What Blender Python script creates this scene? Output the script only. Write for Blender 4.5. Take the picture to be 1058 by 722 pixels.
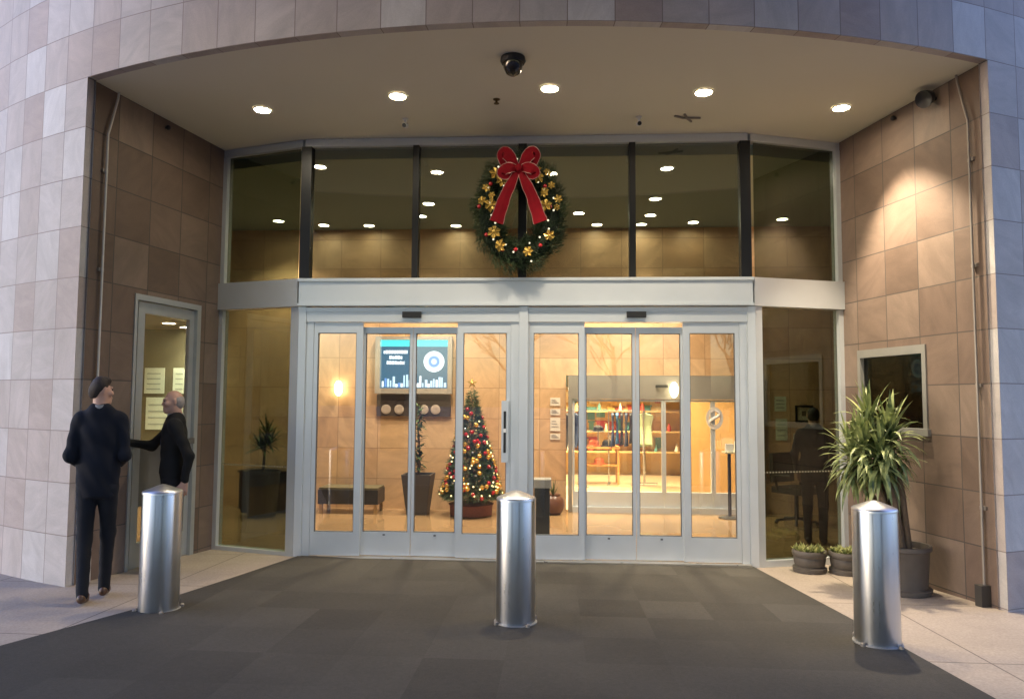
import bpy, bmesh, math, random
import numpy as np
from mathutils import Vector, Matrix
R = math.radians
random.seed(7); rng = np.random.default_rng(7)
for o in list(bpy.data.objects): bpy.data.objects.remove(o)
scene = bpy.context.scene
col = scene.collection
# ------------------------------------------------------------------ camera
cam = bpy.data.cameras.new('camera'); cam.sensor_width = 36; cam.lens = 26.0; cam.clip_end = 2000; cam.clip_start = .05
camo = bpy.data.objects.new('camera', cam); col.objects.link(camo)
Fv = Vector((-0.058103, 0.996089, 0.066557)); Uv = Vector((-0.002090, -0.066791, 0.997765)); Rv = Vector((0.998308, 0.057834, 0.005963))
camo.matrix_world = Matrix(((Rv.x, Uv.x, -Fv.x, 0.3301), (Rv.y, Uv.y, -Fv.y, -7.8034), (Rv.z, Uv.z, -Fv.z, 1.68), (0, 0, 0, 1)))
scene.camera = camo
# ------------------------------------------------------------------ sky, sun, exposure
world = bpy.data.worlds.new('World'); scene.world = world; world.use_nodes = True
wn = world.node_tree.nodes; wl = world.node_tree.links
sky = wn.new('ShaderNodeTexSky'); sky.sky_type = 'NISHITA'; sky.sun_disc = False
SUN_EL, SUN_AZ = R(1.5), R(-112)        # the sun has nearly set to the left behind the viewer, veiled by cloud
sky.sun_elevation = SUN_EL; sky.sun_rotation = SUN_AZ; sky.air_density = 1.2; sky.dust_density = 1.5; sky.ozone_density = 2.5
hs_ = wn.new('ShaderNodeHueSaturation'); hs_.inputs['Saturation'].default_value = .70; hs_.inputs['Hue'].default_value = .53
wl.new(sky.outputs[0], hs_.inputs['Color']); dusk = wn.new('ShaderNodeMix'); dusk.data_type = 'RGBA'; dusk.blend_type = 'MULTIPLY'; dusk.inputs[0].default_value = 1; dusk.inputs[7].default_value = (.81, .965, 1.29, 1)   # cool dusk air
wl.new(hs_.outputs[0], dusk.inputs[6]); wl.new(dusk.outputs[2], wn['Background'].inputs[0]); wn['Background'].inputs[1].default_value = 0.15
sun = bpy.data.lights.new('sun', 'SUN'); sun.energy = 0.02; sun.angle = R(20); sun.color = (1, .9, .8)
suno = bpy.data.objects.new('sun', sun); col.objects.link(suno)
sd = Vector((math.sin(SUN_AZ)*math.cos(SUN_EL), math.cos(SUN_AZ)*math.cos(SUN_EL), math.sin(SUN_EL)))
suno.rotation_euler = sd.to_track_quat('Z', 'Y').to_euler()
scene.view_settings.view_transform = 'Standard'; scene.view_settings.look = 'None'
scene.view_settings.exposure = 3.85; scene.view_settings.gamma = 1; scene.view_settings.use_curve_mapping = False
scene.render.engine = 'CYCLES'
scene.cycles.max_bounces = 10; scene.cycles.transparent_max_bounces = 24; scene.cycles.sample_clamp_indirect = 4
SOFFIT_W, LOBBY_W, SHOP_W = 13.5, 11.0, 105.0
WARM = (1.0, .83, .60)
# ------------------------------------------------------------------ helpers
GS, GX = -0.033, -0.005
def G(x, y): return GS*max(min(y, 1.0), -5.0) + GX*x        # the apron falls gently to the doors
def tag(o, label=None, cat=None, group=None, kind=None):
    if label: o['label'] = label
    if cat: o['category'] = cat
    if group: o['group'] = group
    if kind: o['kind'] = kind
    return o
def empty(name, loc=(0, 0, 0), rz=0, label=None, cat=None, group=None):
    o = bpy.data.objects.new(name, None); col.objects.link(o); o.location = loc; o.rotation_euler = (0, 0, rz); o.empty_display_size = .1
    return tag(o, label, cat, group)
class MB:
    def __init__(s): s.v = []; s.f = []; s.m = []; s.uv = []; s.hasuv = False
    def quad(s, pts, uv=None, m=0):
        b = len(s.v); s.v += [tuple(p) for p in pts]; s.f.append(tuple(range(b, b+len(pts)))); s.m.append(m)
        if uv: s.hasuv = True
        s.uv.append(uv if uv else [(0, 0)]*len(pts))
        return s
    def box(s, x0, x1, y0, y1, z0, z1, M=None, m=0, uvmode=None):
        c = [(x, y, z) for z in (z0, z1) for y in (y0, y1) for x in (x0, x1)]
        for f, ax in (((0, 2, 3, 1), 'xy'), ((4, 5, 7, 6), 'xy'), ((0, 1, 5, 4), 'xz'), ((2, 6, 7, 3), 'xz'), ((0, 4, 6, 2), 'yz'), ((1, 3, 7, 5), 'yz')):
            pts = [c[i] for i in f]
            uv = [({'xy': (p[0], p[1]), 'xz': (p[0], p[2]), 'yz': (p[1], p[2])}[ax]) for p in pts] if uvmode else None
            if M is not None: pts = [M @ Vector(p) for p in pts]
            s.quad(pts, uv, m)
        return s
    def lathe(s, prof, n=24, c=(0, 0), M=None, sx=1, sy=1, m=0, cap=True):
        rings = []
        for r, z in prof:
            rings.append([Vector((c[0]+r*sx*math.cos(2*math.pi*k/n), c[1]+r*sy*math.sin(2*math.pi*k/n), z)) for k in range(n)])
        if M is not None: rings = [[M @ p for p in q] for q in rings]
        b = len(s.v)
        for q in rings: s.v += [tuple(p) for p in q]
        for i in range(len(rings)-1):
            for k in range(n):
                k2 = (k+1) % n
                s.f.append((b+i*n+k, b+i*n+k2, b+(i+1)*n+k2, b+(i+1)*n+k)); s.m.append(m); s.uv.append([(0, 0)]*4)
        if cap:
            s.f.append(tuple(b+k for k in reversed(range(n)))); s.m.append(m); s.uv.append([(0, 0)]*n)
            e = b+(len(rings)-1)*n
            s.f.append(tuple(e+k for k in range(n))); s.m.append(m); s.uv.append([(0, 0)]*n)
        return s
    def tube(s, pts, r, n=10, m=0):
        pts = [Vector(p) for p in pts]; rs = r if isinstance(r, (list, tuple)) else [r]*len(pts)
        b = len(s.v); up = None
        for i, p in enumerate(pts):
            d = (pts[min(i+1, len(pts)-1)]-pts[max(i-1, 0)]).normalized()
            if up is None: up = d.orthogonal().normalized()
            up = (up - d*up.dot(d)).normalized(); w = d.cross(up)
            for k in range(n):
                a = 2*math.pi*k/n; s.v.append(tuple(p+(up*math.cos(a)+w*math.sin(a))*rs[i]))
        for i in range(len(pts)-1):
            for k in range(n):
                k2 = (k+1) % n; s.f.append((b+i*n+k, b+i*n+k2, b+(i+1)*n+k2, b+(i+1)*n+k)); s.m.append(m); s.uv.append([(0, 0)]*4)
        s.f.append(tuple(b+k for k in reversed(range(n)))); s.m.append(m); s.uv.append([(0, 0)]*n)
        e = b+(len(pts)-1)*n; s.f.append(tuple(e+k for k in range(n))); s.m.append(m); s.uv.append([(0, 0)]*n)
        return s
    def prism(s, poly, z0, z1, m=0):
        n = len(poly)
        s.quad([(x, y, z1) for x, y in poly], [(x, y) for x, y in poly], m)
        s.quad([(x, y, z0) for x, y in reversed(poly)], [(x, y) for x, y in reversed(poly)], m)
        for i in range(n):
            a, b = poly[i], poly[(i+1) % n]
            s.quad([(a[0], a[1], z0), (b[0], b[1], z0), (b[0], b[1], z1), (a[0], a[1], z1)], None, m)
        return s
    def ball(s, c, r, n=10, m=0, sz=1):
        prof = [(max(1e-4, r*math.sin(math.pi*i/(n//2+1))), c[2]-r*sz*math.cos(math.pi*i/(n//2+1))) for i in range(n//2+2)]
        return s.lathe(prof, n, (c[0], c[1]), m=m)
    def build(s, name, mats, parent=None, bevel=0, smooth=False, loc=None):
        me = bpy.data.meshes.new(name); me.from_pydata(s.v, [], s.f)
        if not isinstance(mats, (list, tuple)): mats = [mats]
        for mm in mats: me.materials.append(mm)
        me.polygons.foreach_set('material_index', s.m)
        if s.hasuv:
            uvl = me.uv_layers.new(name='UVMap'); flat = [c for q in s.uv for p in q for c in p]; uvl.data.foreach_set('uv', flat)
        if smooth: me.polygons.foreach_set('use_smooth', [True]*len(me.polygons))
        me.update()
        if smooth: me.set_sharp_from_angle(angle=R(40))
        o = bpy.data.objects.new(name, me); col.objects.link(o)
        if parent: o.parent = parent
        if loc: o.location = loc
        if bevel:
            b = o.modifiers.new('bevel', 'BEVEL'); b.width = bevel; b.segments = 2; b.limit_method = 'ANGLE'
        return o
def copy_tree(o, parent=None):
    c = o.copy(); col.objects.link(c); c.parent = parent
    for ch in list(o.children): copy_tree(ch, c)
    return c
def seg(A, B):
    """local frame along a wall line: x = distance from A, y = to the right-hand normal side, z up"""
    A = Vector((A[0], A[1], 0)); B = Vector((B[0], B[1], 0)); t = (B-A).normalized(); n = Vector((-t.y, t.x, 0))
    M = Matrix(((t.x, n.x, 0, A.x), (t.y, n.y, 0, A.y), (0, 0, 1, 0), (0, 0, 0, 1)))
    return M, (B-A).length
# ------------------------------------------------------------------ materials
def new_mat(name):
    m = bpy.data.materials.new(name); m.use_nodes = True; nt = m.node_tree
    return m, nt, nt.nodes, nt.links, nt.nodes['Principled BSDF']
def plain(name, c, rough=.5, metal=0, noise=.12, scale=8, bump=0, spec=.5, coat=0):
    m, nt, n, l, b = new_mat(name)
    tc = n.new('ShaderNodeTexCoord'); tx = n.new('ShaderNodeTexNoise'); tx.inputs['Scale'].default_value = scale; tx.inputs['Detail'].default_value = 5
    l.new(tc.outputs['Object'], tx.inputs['Vector'])
    mx = n.new('ShaderNodeMix'); mx.data_type = 'RGBA'
    mx.inputs[6].default_value = [k*(1-noise) for k in c[:3]]+[1]; mx.inputs[7].default_value = [min(1, k*(1+noise)) for k in c[:3]]+[1]
    l.new(tx.outputs['Fac'], mx.inputs[0]); l.new(mx.outputs[2], b.inputs['Base Color'])
    mr = n.new('ShaderNodeMapRange'); mr.inputs['To Min'].default_value = max(0, rough-.08); mr.inputs['To Max'].default_value = min(1, rough+.08)
    l.new(tx.outputs['Fac'], mr.inputs['Value']); l.new(mr.outputs[0], b.inputs['Roughness'])
    b.inputs['Metallic'].default_value = metal; b.inputs['Specular IOR Level'].default_value = spec
    if coat: b.inputs['Coat Weight'].default_value = coat
    if bump:
        bp = n.new('ShaderNodeBump'); bp.inputs['Strength'].default_value = bump; bp.inputs['Distance'].default_value = .01
        l.new(tx.outputs['Fac'], bp.inputs['Height']); l.new(bp.outputs[0], b.inputs['Normal'])
    return m
def emit(name, c, s):
    m, nt, n, l, b = new_mat(name)
    b.inputs['Base Color'].default_value = (.8, .8, .8, 1) if s >= 1 else (.02, .02, .02, 1); b.inputs['Emission Color'].default_value = (*c, 1); b.inputs['Emission Strength'].default_value = s
    return m
def glass(name, tint, refl=.05, rough=0.0):
    m, nt, n, l, b = new_mat(name); n.remove(b); out = n['Material Output']
    tr = n.new('ShaderNodeBsdfTransparent'); tr.inputs[0].default_value = (*tint, 1)
    gl = n.new('ShaderNodeBsdfGlossy'); gl.inputs['Roughness'].default_value = rough
    g = n.new('ShaderNodeNewGeometry'); dt = n.new('ShaderNodeVectorMath'); dt.operation = 'DOT_PRODUCT'
    l.new(g.outputs['Normal'], dt.inputs[0]); l.new(g.outputs['Incoming'], dt.inputs[1])
    a = n.new('ShaderNodeMath'); a.operation = 'ABSOLUTE'; l.new(dt.outputs['Value'], a.inputs[0])
    s1 = n.new('ShaderNodeMath'); s1.operation = 'SUBTRACT'; s1.inputs[0].default_value = 1; l.new(a.outputs[0], s1.inputs[1])
    pw = n.new('ShaderNodeMath'); pw.operation = 'POWER'; pw.inputs[1].default_value = 5; l.new(s1.outputs[0], pw.inputs[0])
    ma = n.new('ShaderNodeMath'); ma.operation = 'MULTIPLY_ADD'; ma.inputs[1].default_value = 1-refl; ma.inputs[2].default_value = refl; l.new(pw.outputs[0], ma.inputs[0])
    mx = n.new('ShaderNodeMixShader'); l.new(ma.outputs[0], mx.inputs[0]); l.new(tr.outputs[0], mx.inputs[1]); l.new(gl.outputs[0], mx.inputs[2])
    l.new(mx.outputs[0], out.inputs[0])
    return m
def stone(name, tw, th, ou, ov, ramp, mortar=(.08, .065, .055), mw=.006, rough=.62, vein=.35, bump=.25, coord='UV', sheen=.5):
    m, nt, n, l, b = new_mat(name)
    tc = n.new('ShaderNodeTexCoord')
    mp = n.new('ShaderNodeMapping'); mp.inputs['Location'].default_value = (-ou, -ov, 0)
    if coord == 'UV': l.new(tc.outputs['UV'], mp.inputs[0])
    else:
        sx = n.new('ShaderNodeSeparateXYZ'); cb = n.new('ShaderNodeCombineXYZ'); l.new(tc.outputs['Object'], sx.inputs[0])
        l.new(sx.outputs[0], cb.inputs[0]); l.new(sx.outputs[2], cb.inputs[1]); l.new(cb.outputs[0], mp.inputs[0])
    dv = n.new('ShaderNodeVectorMath'); dv.operation = 'DIVIDE'; dv.inputs[1].default_value = (tw, th, 1); l.new(mp.outputs[0], dv.inputs[0])
    fl = n.new('ShaderNodeVectorMath'); fl.operation = 'FLOOR'; l.new(dv.outputs[0], fl.inputs[0])
    wn_ = n.new('ShaderNodeTexWhiteNoise'); wn_.noise_dimensions = '2D'; l.new(fl.outputs[0], wn_.inputs['Vector'])
    br = n.new('ShaderNodeTexBrick'); br.offset = 0; br.squash = 1; br.inputs['Scale'].default_value = 1; br.inputs['Mortar Size'].default_value = mw
    br.inputs['Mortar Smooth'].default_value = .2; br.inputs['Brick Width'].default_value = tw; br.inputs['Row Height'].default_value = th
    l.new(mp.outputs[0], br.inputs['Vector'])
    rp = n.new('ShaderNodeValToRGB'); rp.color_ramp.interpolation = 'LINEAR'
    while len(rp.color_ramp.elements) < len(ramp): rp.color_ramp.elements.new(.5)
    for e, (p, c) in zip(rp.color_ramp.elements, ramp): e.position = p; e.color = (*c, 1)
    l.new(wn_.outputs['Value'], rp.inputs[0])
    # veining: every slab is cut from another part of the block
    sc = n.new('ShaderNodeVectorMath'); sc.operation = 'SCALE'; sc.inputs['Scale'].default_value = 37; l.new(wn_.outputs['Color'], sc.inputs[0])
    ad = n.new('ShaderNodeVectorMath'); l.new(mp.outputs[0], ad.inputs[0]); l.new(sc.outputs[0], ad.inputs[1])
    rt = n.new('ShaderNodeVectorRotate'); rt.rotation_type = 'Z_AXIS'
    an = n.new('ShaderNodeMath'); an.operation = 'MULTIPLY'; an.inputs[1].default_value = 5.0; l.new(wn_.outputs['Value'], an.inputs[0])
    l.new(ad.outputs[0], rt.inputs['Vector']); l.new(an.outputs[0], rt.inputs['Angle'])
    st = n.new('ShaderNodeMapping'); st.inputs['Scale'].default_value = (1.6, 4.2, 1); l.new(rt.outputs[0], st.inputs[0])
    nz = n.new('ShaderNodeTexNoise'); nz.inputs['Scale'].default_value = 1.6; nz.inputs['Detail'].default_value = 8; nz.inputs['Roughness'].default_value = .62; nz.inputs['Distortion'].default_value = .8
    l.new(st.outputs[0], nz.inputs['Vector'])
    nf = n.new('ShaderNodeTexNoise'); nf.inputs['Scale'].default_value = 90; nf.inputs['Detail'].default_value = 4; l.new(mp.outputs[0], nf.inputs['Vector'])
    v1 = n.new('ShaderNodeMapRange'); v1.inputs['From Min'].default_value = .3; v1.inputs['From Max'].default_value = .7; v1.inputs['To Min'].default_value = 1-vein; v1.inputs['To Max'].default_value = 1+vein
    l.new(nz.outputs['Fac'], v1.inputs['Value'])
    mu = n.new('ShaderNodeVectorMath'); mu.operation = 'SCALE'; l.new(rp.outputs[0], mu.inputs[0]); l.new(v1.outputs[0], mu.inputs['Scale'])
    v2 = n.new('ShaderNodeMapRange'); v2.inputs['To Min'].default_value = .85; v2.inputs['To Max'].default_value = 1.15; l.new(nf.outputs['Fac'], v2.inputs['Value'])
    mu2 = n.new('ShaderNodeVectorMath'); mu2.operation = 'SCALE'; l.new(mu.outputs[0], mu2.inputs[0]); l.new(v2.outputs[0], mu2.inputs['Scale'])
    nb = n.new('ShaderNodeTexNoise'); nb.inputs['Scale'].default_value = .55; nb.inputs['Detail'].default_value = 7; nb.inputs['Roughness'].default_value = .65; l.new(mp.outputs[0], nb.inputs['Vector'])
    v3 = n.new('ShaderNodeMapRange'); v3.inputs['From Min'].default_value = .3; v3.inputs['From Max'].default_value = .7; v3.inputs['To Min'].default_value = .84; v3.inputs['To Max'].default_value = 1.14; l.new(nb.outputs['Fac'], v3.inputs['Value'])
    mu3 = n.new('ShaderNodeVectorMath'); mu3.operation = 'SCALE'; l.new(mu2.outputs[0], mu3.inputs[0]); l.new(v3.outputs[0], mu3.inputs['Scale']); mu2 = mu3
    mx = n.new('ShaderNodeMix'); mx.data_type = 'RGBA'; mx.inputs[7].default_value = (*mortar, 1)
    l.new(br.outputs['Fac'], mx.inputs[0]); l.new(mu2.outputs[0], mx.inputs[6]); l.new(mx.outputs[2], b.inputs['Base Color'])
    rr = n.new('ShaderNodeMapRange'); rr.inputs['To Min'].default_value = rough-.12; rr.inputs['To Max'].default_value = rough+.15; l.new(nz.outputs['Fac'], rr.inputs['Value']); l.new(rr.outputs[0], b.inputs['Roughness'])
    hh = n.new('ShaderNodeMath'); hh.operation = 'SUBTRACT'; hs = n.new('ShaderNodeMath'); hs.operation = 'MULTIPLY'; hs.inputs[1].default_value = .35
    l.new(nz.outputs['Fac'], hs.inputs[0]); l.new(hs.outputs[0], hh.inputs[0]); l.new(br.outputs['Fac'], hh.inputs[1])
    bp = n.new('ShaderNodeBump'); bp.inputs['Strength'].default_value = bump; bp.inputs['Distance'].default_value = .012; l.new(hh.outputs[0], bp.inputs['Height']); l.new(bp.outputs[0], b.inputs['Normal'])
    b.inputs['Specular IOR Level'].default_value = sheen
    return m
def carpet_mat():
    m, nt, n, l, b = new_mat('carpet_tile')
    tc = n.new('ShaderNodeTexCoord'); mp = n.new('ShaderNodeMapping'); mp.inputs['Location'].default_value = (-.03, .02, 0)
    l.new(tc.outputs['Object'], mp.inputs[0])
    dv = n.new('ShaderNodeVectorMath'); dv.operation = 'DIVIDE'; dv.inputs[1].default_value = (.49, .54, 1); l.new(mp.outputs[0], dv.inputs[0])
    fl = n.new('ShaderNodeVectorMath'); fl.operation = 'FLOOR'; l.new(dv.outputs[0], fl.inputs[0])
    w = n.new('ShaderNodeTexWhiteNoise'); w.noise_dimensions = '2D'; l.new(fl.outputs[0], w.inputs['Vector'])
    rp = n.new('ShaderNodeValToRGB')
    for e, (p, c) in zip(rp.color_ramp.elements, ((0, (.058, .053, .0445)), (1, (.077, .071, .060)))): e.position = p; e.color = (*c, 1)
    l.new(w.outputs['Value'], rp.inputs[0])
    nz = n.new('ShaderNodeTexNoise'); nz.inputs['Scale'].default_value = 140; nz.inputs['Detail'].default_value = 4; l.new(tc.outputs['Object'], nz.inputs['Vector'])
    n2 = n.new('ShaderNodeTexNoise'); n2.inputs['Scale'].default_value = 1.3; n2.inputs['Detail'].default_value = 6; l.new(tc.outputs['Object'], n2.inputs['Vector'])
    n3 = n.new('ShaderNodeTexNoise'); n3.inputs['Scale'].default_value = 34; n3.inputs['Detail'].default_value = 6; n3.inputs['Roughness'].default_value = .75; l.new(tc.outputs['Object'], n3.inputs['Vector'])
    av0 = n.new('ShaderNodeMath'); av0.operation = 'MULTIPLY_ADD'; av0.inputs[1].default_value = 1.0; l.new(n3.outputs['Fac'], av0.inputs[0]); l.new(nz.outputs['Fac'], av0.inputs[2])
    av = n.new('ShaderNodeMath'); av.operation = 'ADD'; l.new(av0.outputs[0], av.inputs[0]); l.new(n2.outputs['Fac'], av.inputs[1])
    mr = n.new('ShaderNodeMapRange'); mr.inputs['From Min'].default_value = .5; mr.inputs['From Max'].default_value = 2.5; mr.inputs['To Min'].default_value = .45; mr.inputs['To Max'].default_value = 1.55; l.new(av.outputs[0], mr.inputs['Value'])
    sc = n.new('ShaderNodeVectorMath'); sc.operation = 'SCALE'; l.new(rp.outputs[0], sc.inputs[0]); l.new(mr.outputs[0], sc.inputs['Scale'])
    l.new(sc.outputs[0], b.inputs['Base Color']); b.inputs['Roughness'].default_value = .95; b.inputs['Specular IOR Level'].default_value = .2
    bp = n.new('ShaderNodeBump'); bp.inputs['Strength'].default_value = .6; bp.inputs['Distance'].default_value = .004; l.new(nz.outputs['Fac'], bp.inputs['Height']); l.new(bp.outputs[0], b.inputs['Normal'])
    return m
def concrete_mat(name, c, joints=True):
    m, nt, n, l, b = new_mat(name)
    tc = n.new('ShaderNodeTexCoord')
    n1 = n.new('ShaderNodeTexNoise'); n1.inputs['Scale'].default_value = .9; n1.inputs['Detail'].default_value = 8; n1.inputs['Roughness'].default_value = .65; l.new(tc.outputs['Object'], n1.inputs['Vector'])
    n2 = n.new('ShaderNodeTexNoise'); n2.inputs['Scale'].default_value = 60; n2.inputs['Detail'].default_value = 5; l.new(tc.outputs['Object'], n2.inputs['Vector'])
    a = n.new('ShaderNodeMath'); a.operation = 'ADD'; l.new(n1.outputs['Fac'], a.inputs[0]); l.new(n2.outputs['Fac'], a.inputs[1])
    rp = n.new('ShaderNodeMapRange'); rp.inputs['From Min'].default_value = .6; rp.inputs['From Max'].default_value = 1.4; rp.inputs['To Min'].default_value = .7; rp.inputs['To Max'].default_value = 1.25; l.new(a.outputs[0], rp.inputs['Value'])
    sc = n.new('ShaderNodeVectorMath'); sc.operation = 'SCALE'; sc.inputs[0].default_value = c; l.new(rp.outputs[0], sc.inputs['Scale'])
    last = sc.outputs[0]
    if joints:
        br = n.new('ShaderNodeTexBrick'); br.offset = 0; br.inputs['Scale'].default_value = 1; br.inputs['Mortar Size'].default_value = .006; br.inputs['Brick Width'].default_value = 1.5; br.inputs['Row Height'].default_value = 1.5
        l.new(tc.outputs['Object'], br.inputs['Vector'])
        mx = n.new('ShaderNodeMix'); mx.data_type = 'RGBA'; mx.inputs[7].default_value = (c[0]*.4, c[1]*.4, c[2]*.4, 1); l.new(br.outputs['Fac'], mx.inputs[0]); l.new(last, mx.inputs[6]); last = mx.outputs[2]
    l.new(last, b.inputs['Base Color']); b.inputs['Roughness'].default_value = .75
    bp = n.new('ShaderNodeBump'); bp.inputs['Strength'].default_value = .25; bp.inputs['Distance'].default_value = .004; l.new(n2.outputs['Fac'], bp.inputs['Height']); l.new(bp.outputs[0], b.inputs['Normal'])
    return m
def steel_mat():
    m, nt, n, l, b = new_mat('brushed_stainless'); b.inputs['Metallic'].default_value = 1
    tc = n.new('ShaderNodeTexCoord'); mp = n.new('ShaderNodeMapping'); mp.inputs['Scale'].default_value = (60, 60, .6); l.new(tc.outputs['Object'], mp.inputs[0])
    nz = n.new('ShaderNodeTexNoise'); nz.inputs['Scale'].default_value = 1; nz.inputs['Detail'].default_value = 4; l.new(mp.outputs[0], nz.inputs['Vector'])
    n2 = n.new('ShaderNodeTexNoise'); n2.inputs['Scale'].default_value = 5; n2.inputs['Detail'].default_value = 5; l.new(tc.outputs['Object'], n2.inputs['Vector'])
    ad = n.new('ShaderNodeMath'); ad.operation = 'ADD'; l.new(nz.outputs['Fac'], ad.inputs[0]); l.new(n2.outputs['Fac'], ad.inputs[1])
    r = n.new('ShaderNodeMapRange'); r.inputs['From Min'].default_value = .6; r.inputs['From Max'].default_value = 1.4; r.inputs['To Min'].default_value = .26; r.inputs['To Max'].default_value = .34
    tg = n.new('ShaderNodeTangent'); tg.direction_type = 'RADIAL'; tg.axis = 'Z'; l.new(tg.outputs[0], b.inputs['Tangent']); b.inputs['Anisotropic'].default_value = .9; b.inputs['Anisotropic Rotation'].default_value = .25; l.new(ad.outputs[0], r.inputs['Value']); l.new(r.outputs[0], b.inputs['Roughness'])
    mx = n.new('ShaderNodeMix'); mx.data_type = 'RGBA'; mx.inputs[6].default_value = (.50, .52, .54, 1); mx.inputs[7].default_value = (.60, .62, .64, 1); l.new(ad.outputs[0], mx.inputs[0]); l.new(mx.outputs[2], b.inputs['Base Color'])
    bp = n.new('ShaderNodeBump'); bp.inputs['Strength'].default_value = .003; bp.inputs['Distance'].default_value = .002; l.new(nz.outputs['Fac'], bp.inputs['Height']); l.new(bp.outputs[0], b.inputs['Normal'])
    return m
def leaf_mat(name, c1, c2, scale=9, rough=.5, tl=.15):
    m, nt, n, l, b = new_mat(name)
    tc = n.new('ShaderNodeTexCoord'); nz = n.new('ShaderNodeTexNoise'); nz.inputs['Scale'].default_value = scale; nz.inputs['Detail'].default_value = 3; l.new(tc.outputs['Object'], nz.inputs['Vector'])
    rp = n.new('ShaderNodeValToRGB'); rp.color_ramp.elements[0].position = .35; rp.color_ramp.elements[1].position = .68
    rp.color_ramp.elements[0].color = (*c1, 1); rp.color_ramp.elements[1].color = (*c2, 1); l.new(nz.outputs['Fac'], rp.inputs[0]); l.new(rp.outputs[0], b.inputs['Base Color'])
    b.inputs['Roughness'].default_value = rough
    return m
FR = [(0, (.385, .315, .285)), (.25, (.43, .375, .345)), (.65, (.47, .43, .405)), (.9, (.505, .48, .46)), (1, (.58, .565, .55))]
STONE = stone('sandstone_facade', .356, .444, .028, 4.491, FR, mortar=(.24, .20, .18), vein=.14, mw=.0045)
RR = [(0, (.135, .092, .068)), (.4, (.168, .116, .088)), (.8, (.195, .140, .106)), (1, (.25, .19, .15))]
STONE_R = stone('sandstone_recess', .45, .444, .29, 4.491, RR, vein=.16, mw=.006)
LOBBY_STONE = stone('lobby_stone', .62, .46, .1, 0, [(0, (.52, .31, .155)), (.5, (.585, .365, .195)), (1, (.63, .42, .24))], mortar=(.32, .19, .10), mw=.005, vein=.16, rough=.5, bump=.1, coord='OBJ')
ALU = plain('anodised_aluminium', (.64, .68, .71), .36, .4, .05, 5)
ALU_D = plain('frame_gasket', (.10, .11, .12), .5, .3)
BLACK = plain('black_mullion', (.012, .012, .013), .4, .3)
DARK = plain('black_plastic', (.015, .015, .016), .45)
WHITE = plain('white_plastic', (.75, .75, .73), .4)
SOFF = plain('painted_soffit', (.70, .665, .55), .85, 0, .05, 1.2)
CEIL = plain('lobby_ceiling_paint', (.25, .31, .30), .9, 0, .05, 1)
GL_DOOR = glass('clear_door_glass', (.95, .96, .95), .095)
GL_SIDE = glass('bronze_tinted_glass', (.44, .49, .425), .10)
GL_CLER = glass('clerestory_glass', (.60, .64, .60), .14)
GL_DARK = glass('dark_window_glass', (.28, .31, .27), .06)
STEEL = steel_mat(); STEEL_CAP = plain('satin_steel_cap', (.58, .59, .60), .36, 1, .06, 6); CARPET = carpet_mat(); CONC = concrete_mat('pavement_concrete', (.38, .315, .255)); ASPH = concrete_mat('asphalt', (.05, .05, .052), False)
LAMP_E = emit('downlight_lens', (1, .88, .66), 14)
LOBLAMP_E = emit('lobby_downlight_lens', (1, .90, .68), 8)
TRIM = plain('lamp_trim', (.6, .56, .48), .5)
GREYMETAL = plain('galvanised_conduit', (.30, .27, .24), .45, .5)
TERRA = plain('grey_brown_ceramic', (.10, .085, .072), .55, 0, .25, 14, .2)
SOIL = plain('potting_soil', (.03, .022, .016), .95, 0, .4, 60, .8)
BARK = plain('bark', (.12, .085, .055), .9, 0, .4, 30, .8)
WOOD = plain('orange_wood', (.42, .20, .06), .45, 0, .2, 4)
LEATHER = plain('dark_leather', (.022, .020, .016), .38, 0, .2, 12)
# ------------------------------------------------------------------ ground
CCx, CCy, RF = .033, 7.243, 9.703
def arc_y(x, r=RF): return CCy-math.sqrt(r*r-(x-CCx)**2)
AL, BL = (-3.439, .323), (-3.796, -1.672)      # left reveal wall: at the glass, at the corner
AR, BR = (3.415, .349), (3.884, -1.662)
ML, SL = seg(AL, BL); MR, SR = seg(AR, BR)
m = MB()
ys = [60, 1.0, -5.0, -14, -120]
for a, b_ in zip(ys[:-1], ys[1:]):
    for x0, x1 in ((-120, -30), (-30, 30), (30, 120)):
        g = lambda x, y: G(max(-30, min(30, x)), y)-.012
        m.quad([(x0, b_, g(x0, b_)), (x1, b_, g(x1, b_)), (x1, a, g(x1, a)), (x0, a, g(x0, a))])
tag(m.build('ground', ASPH), kind='structure')
m = MB()
pv = [(-14, -5.0), (14, -5.0), (14, 1.0), (3.46, 1.0), (3.415, .36), (2.351, .012), (-2.391, .012), (-3.439, .335), (-3.5, 1.0), (-14, 1.0)]
m.quad([(x, y, G(x, y)) for x, y in pv])
tag(m.build('pavement', CONC), kind='structure')
m = MB()
cp = [(-2.36, -.03), (-2.58, -1.25), (-2.80, -2.35), (-3.12, -3.33), (-3.75, -4.9), (2.75, -4.9), (2.66, -3.64), (2.53, -1.96), (2.345, -.05)]
top = [(x, y, G(x, y)+.010) for x, y in cp]
m.quad(top)
for i in range(len(cp)):
    a, b_ = top[i], top[(i+1) % len(cp)]
    m.quad([a, (a[0], a[1], a[2]-.016), (b_[0], b_[1], b_[2]-.016), b_])
tag(m.build('entrance_carpet', CARPET), 'dark grey carpet-tile mat spread in front of the sliding doors', 'mat')
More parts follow.
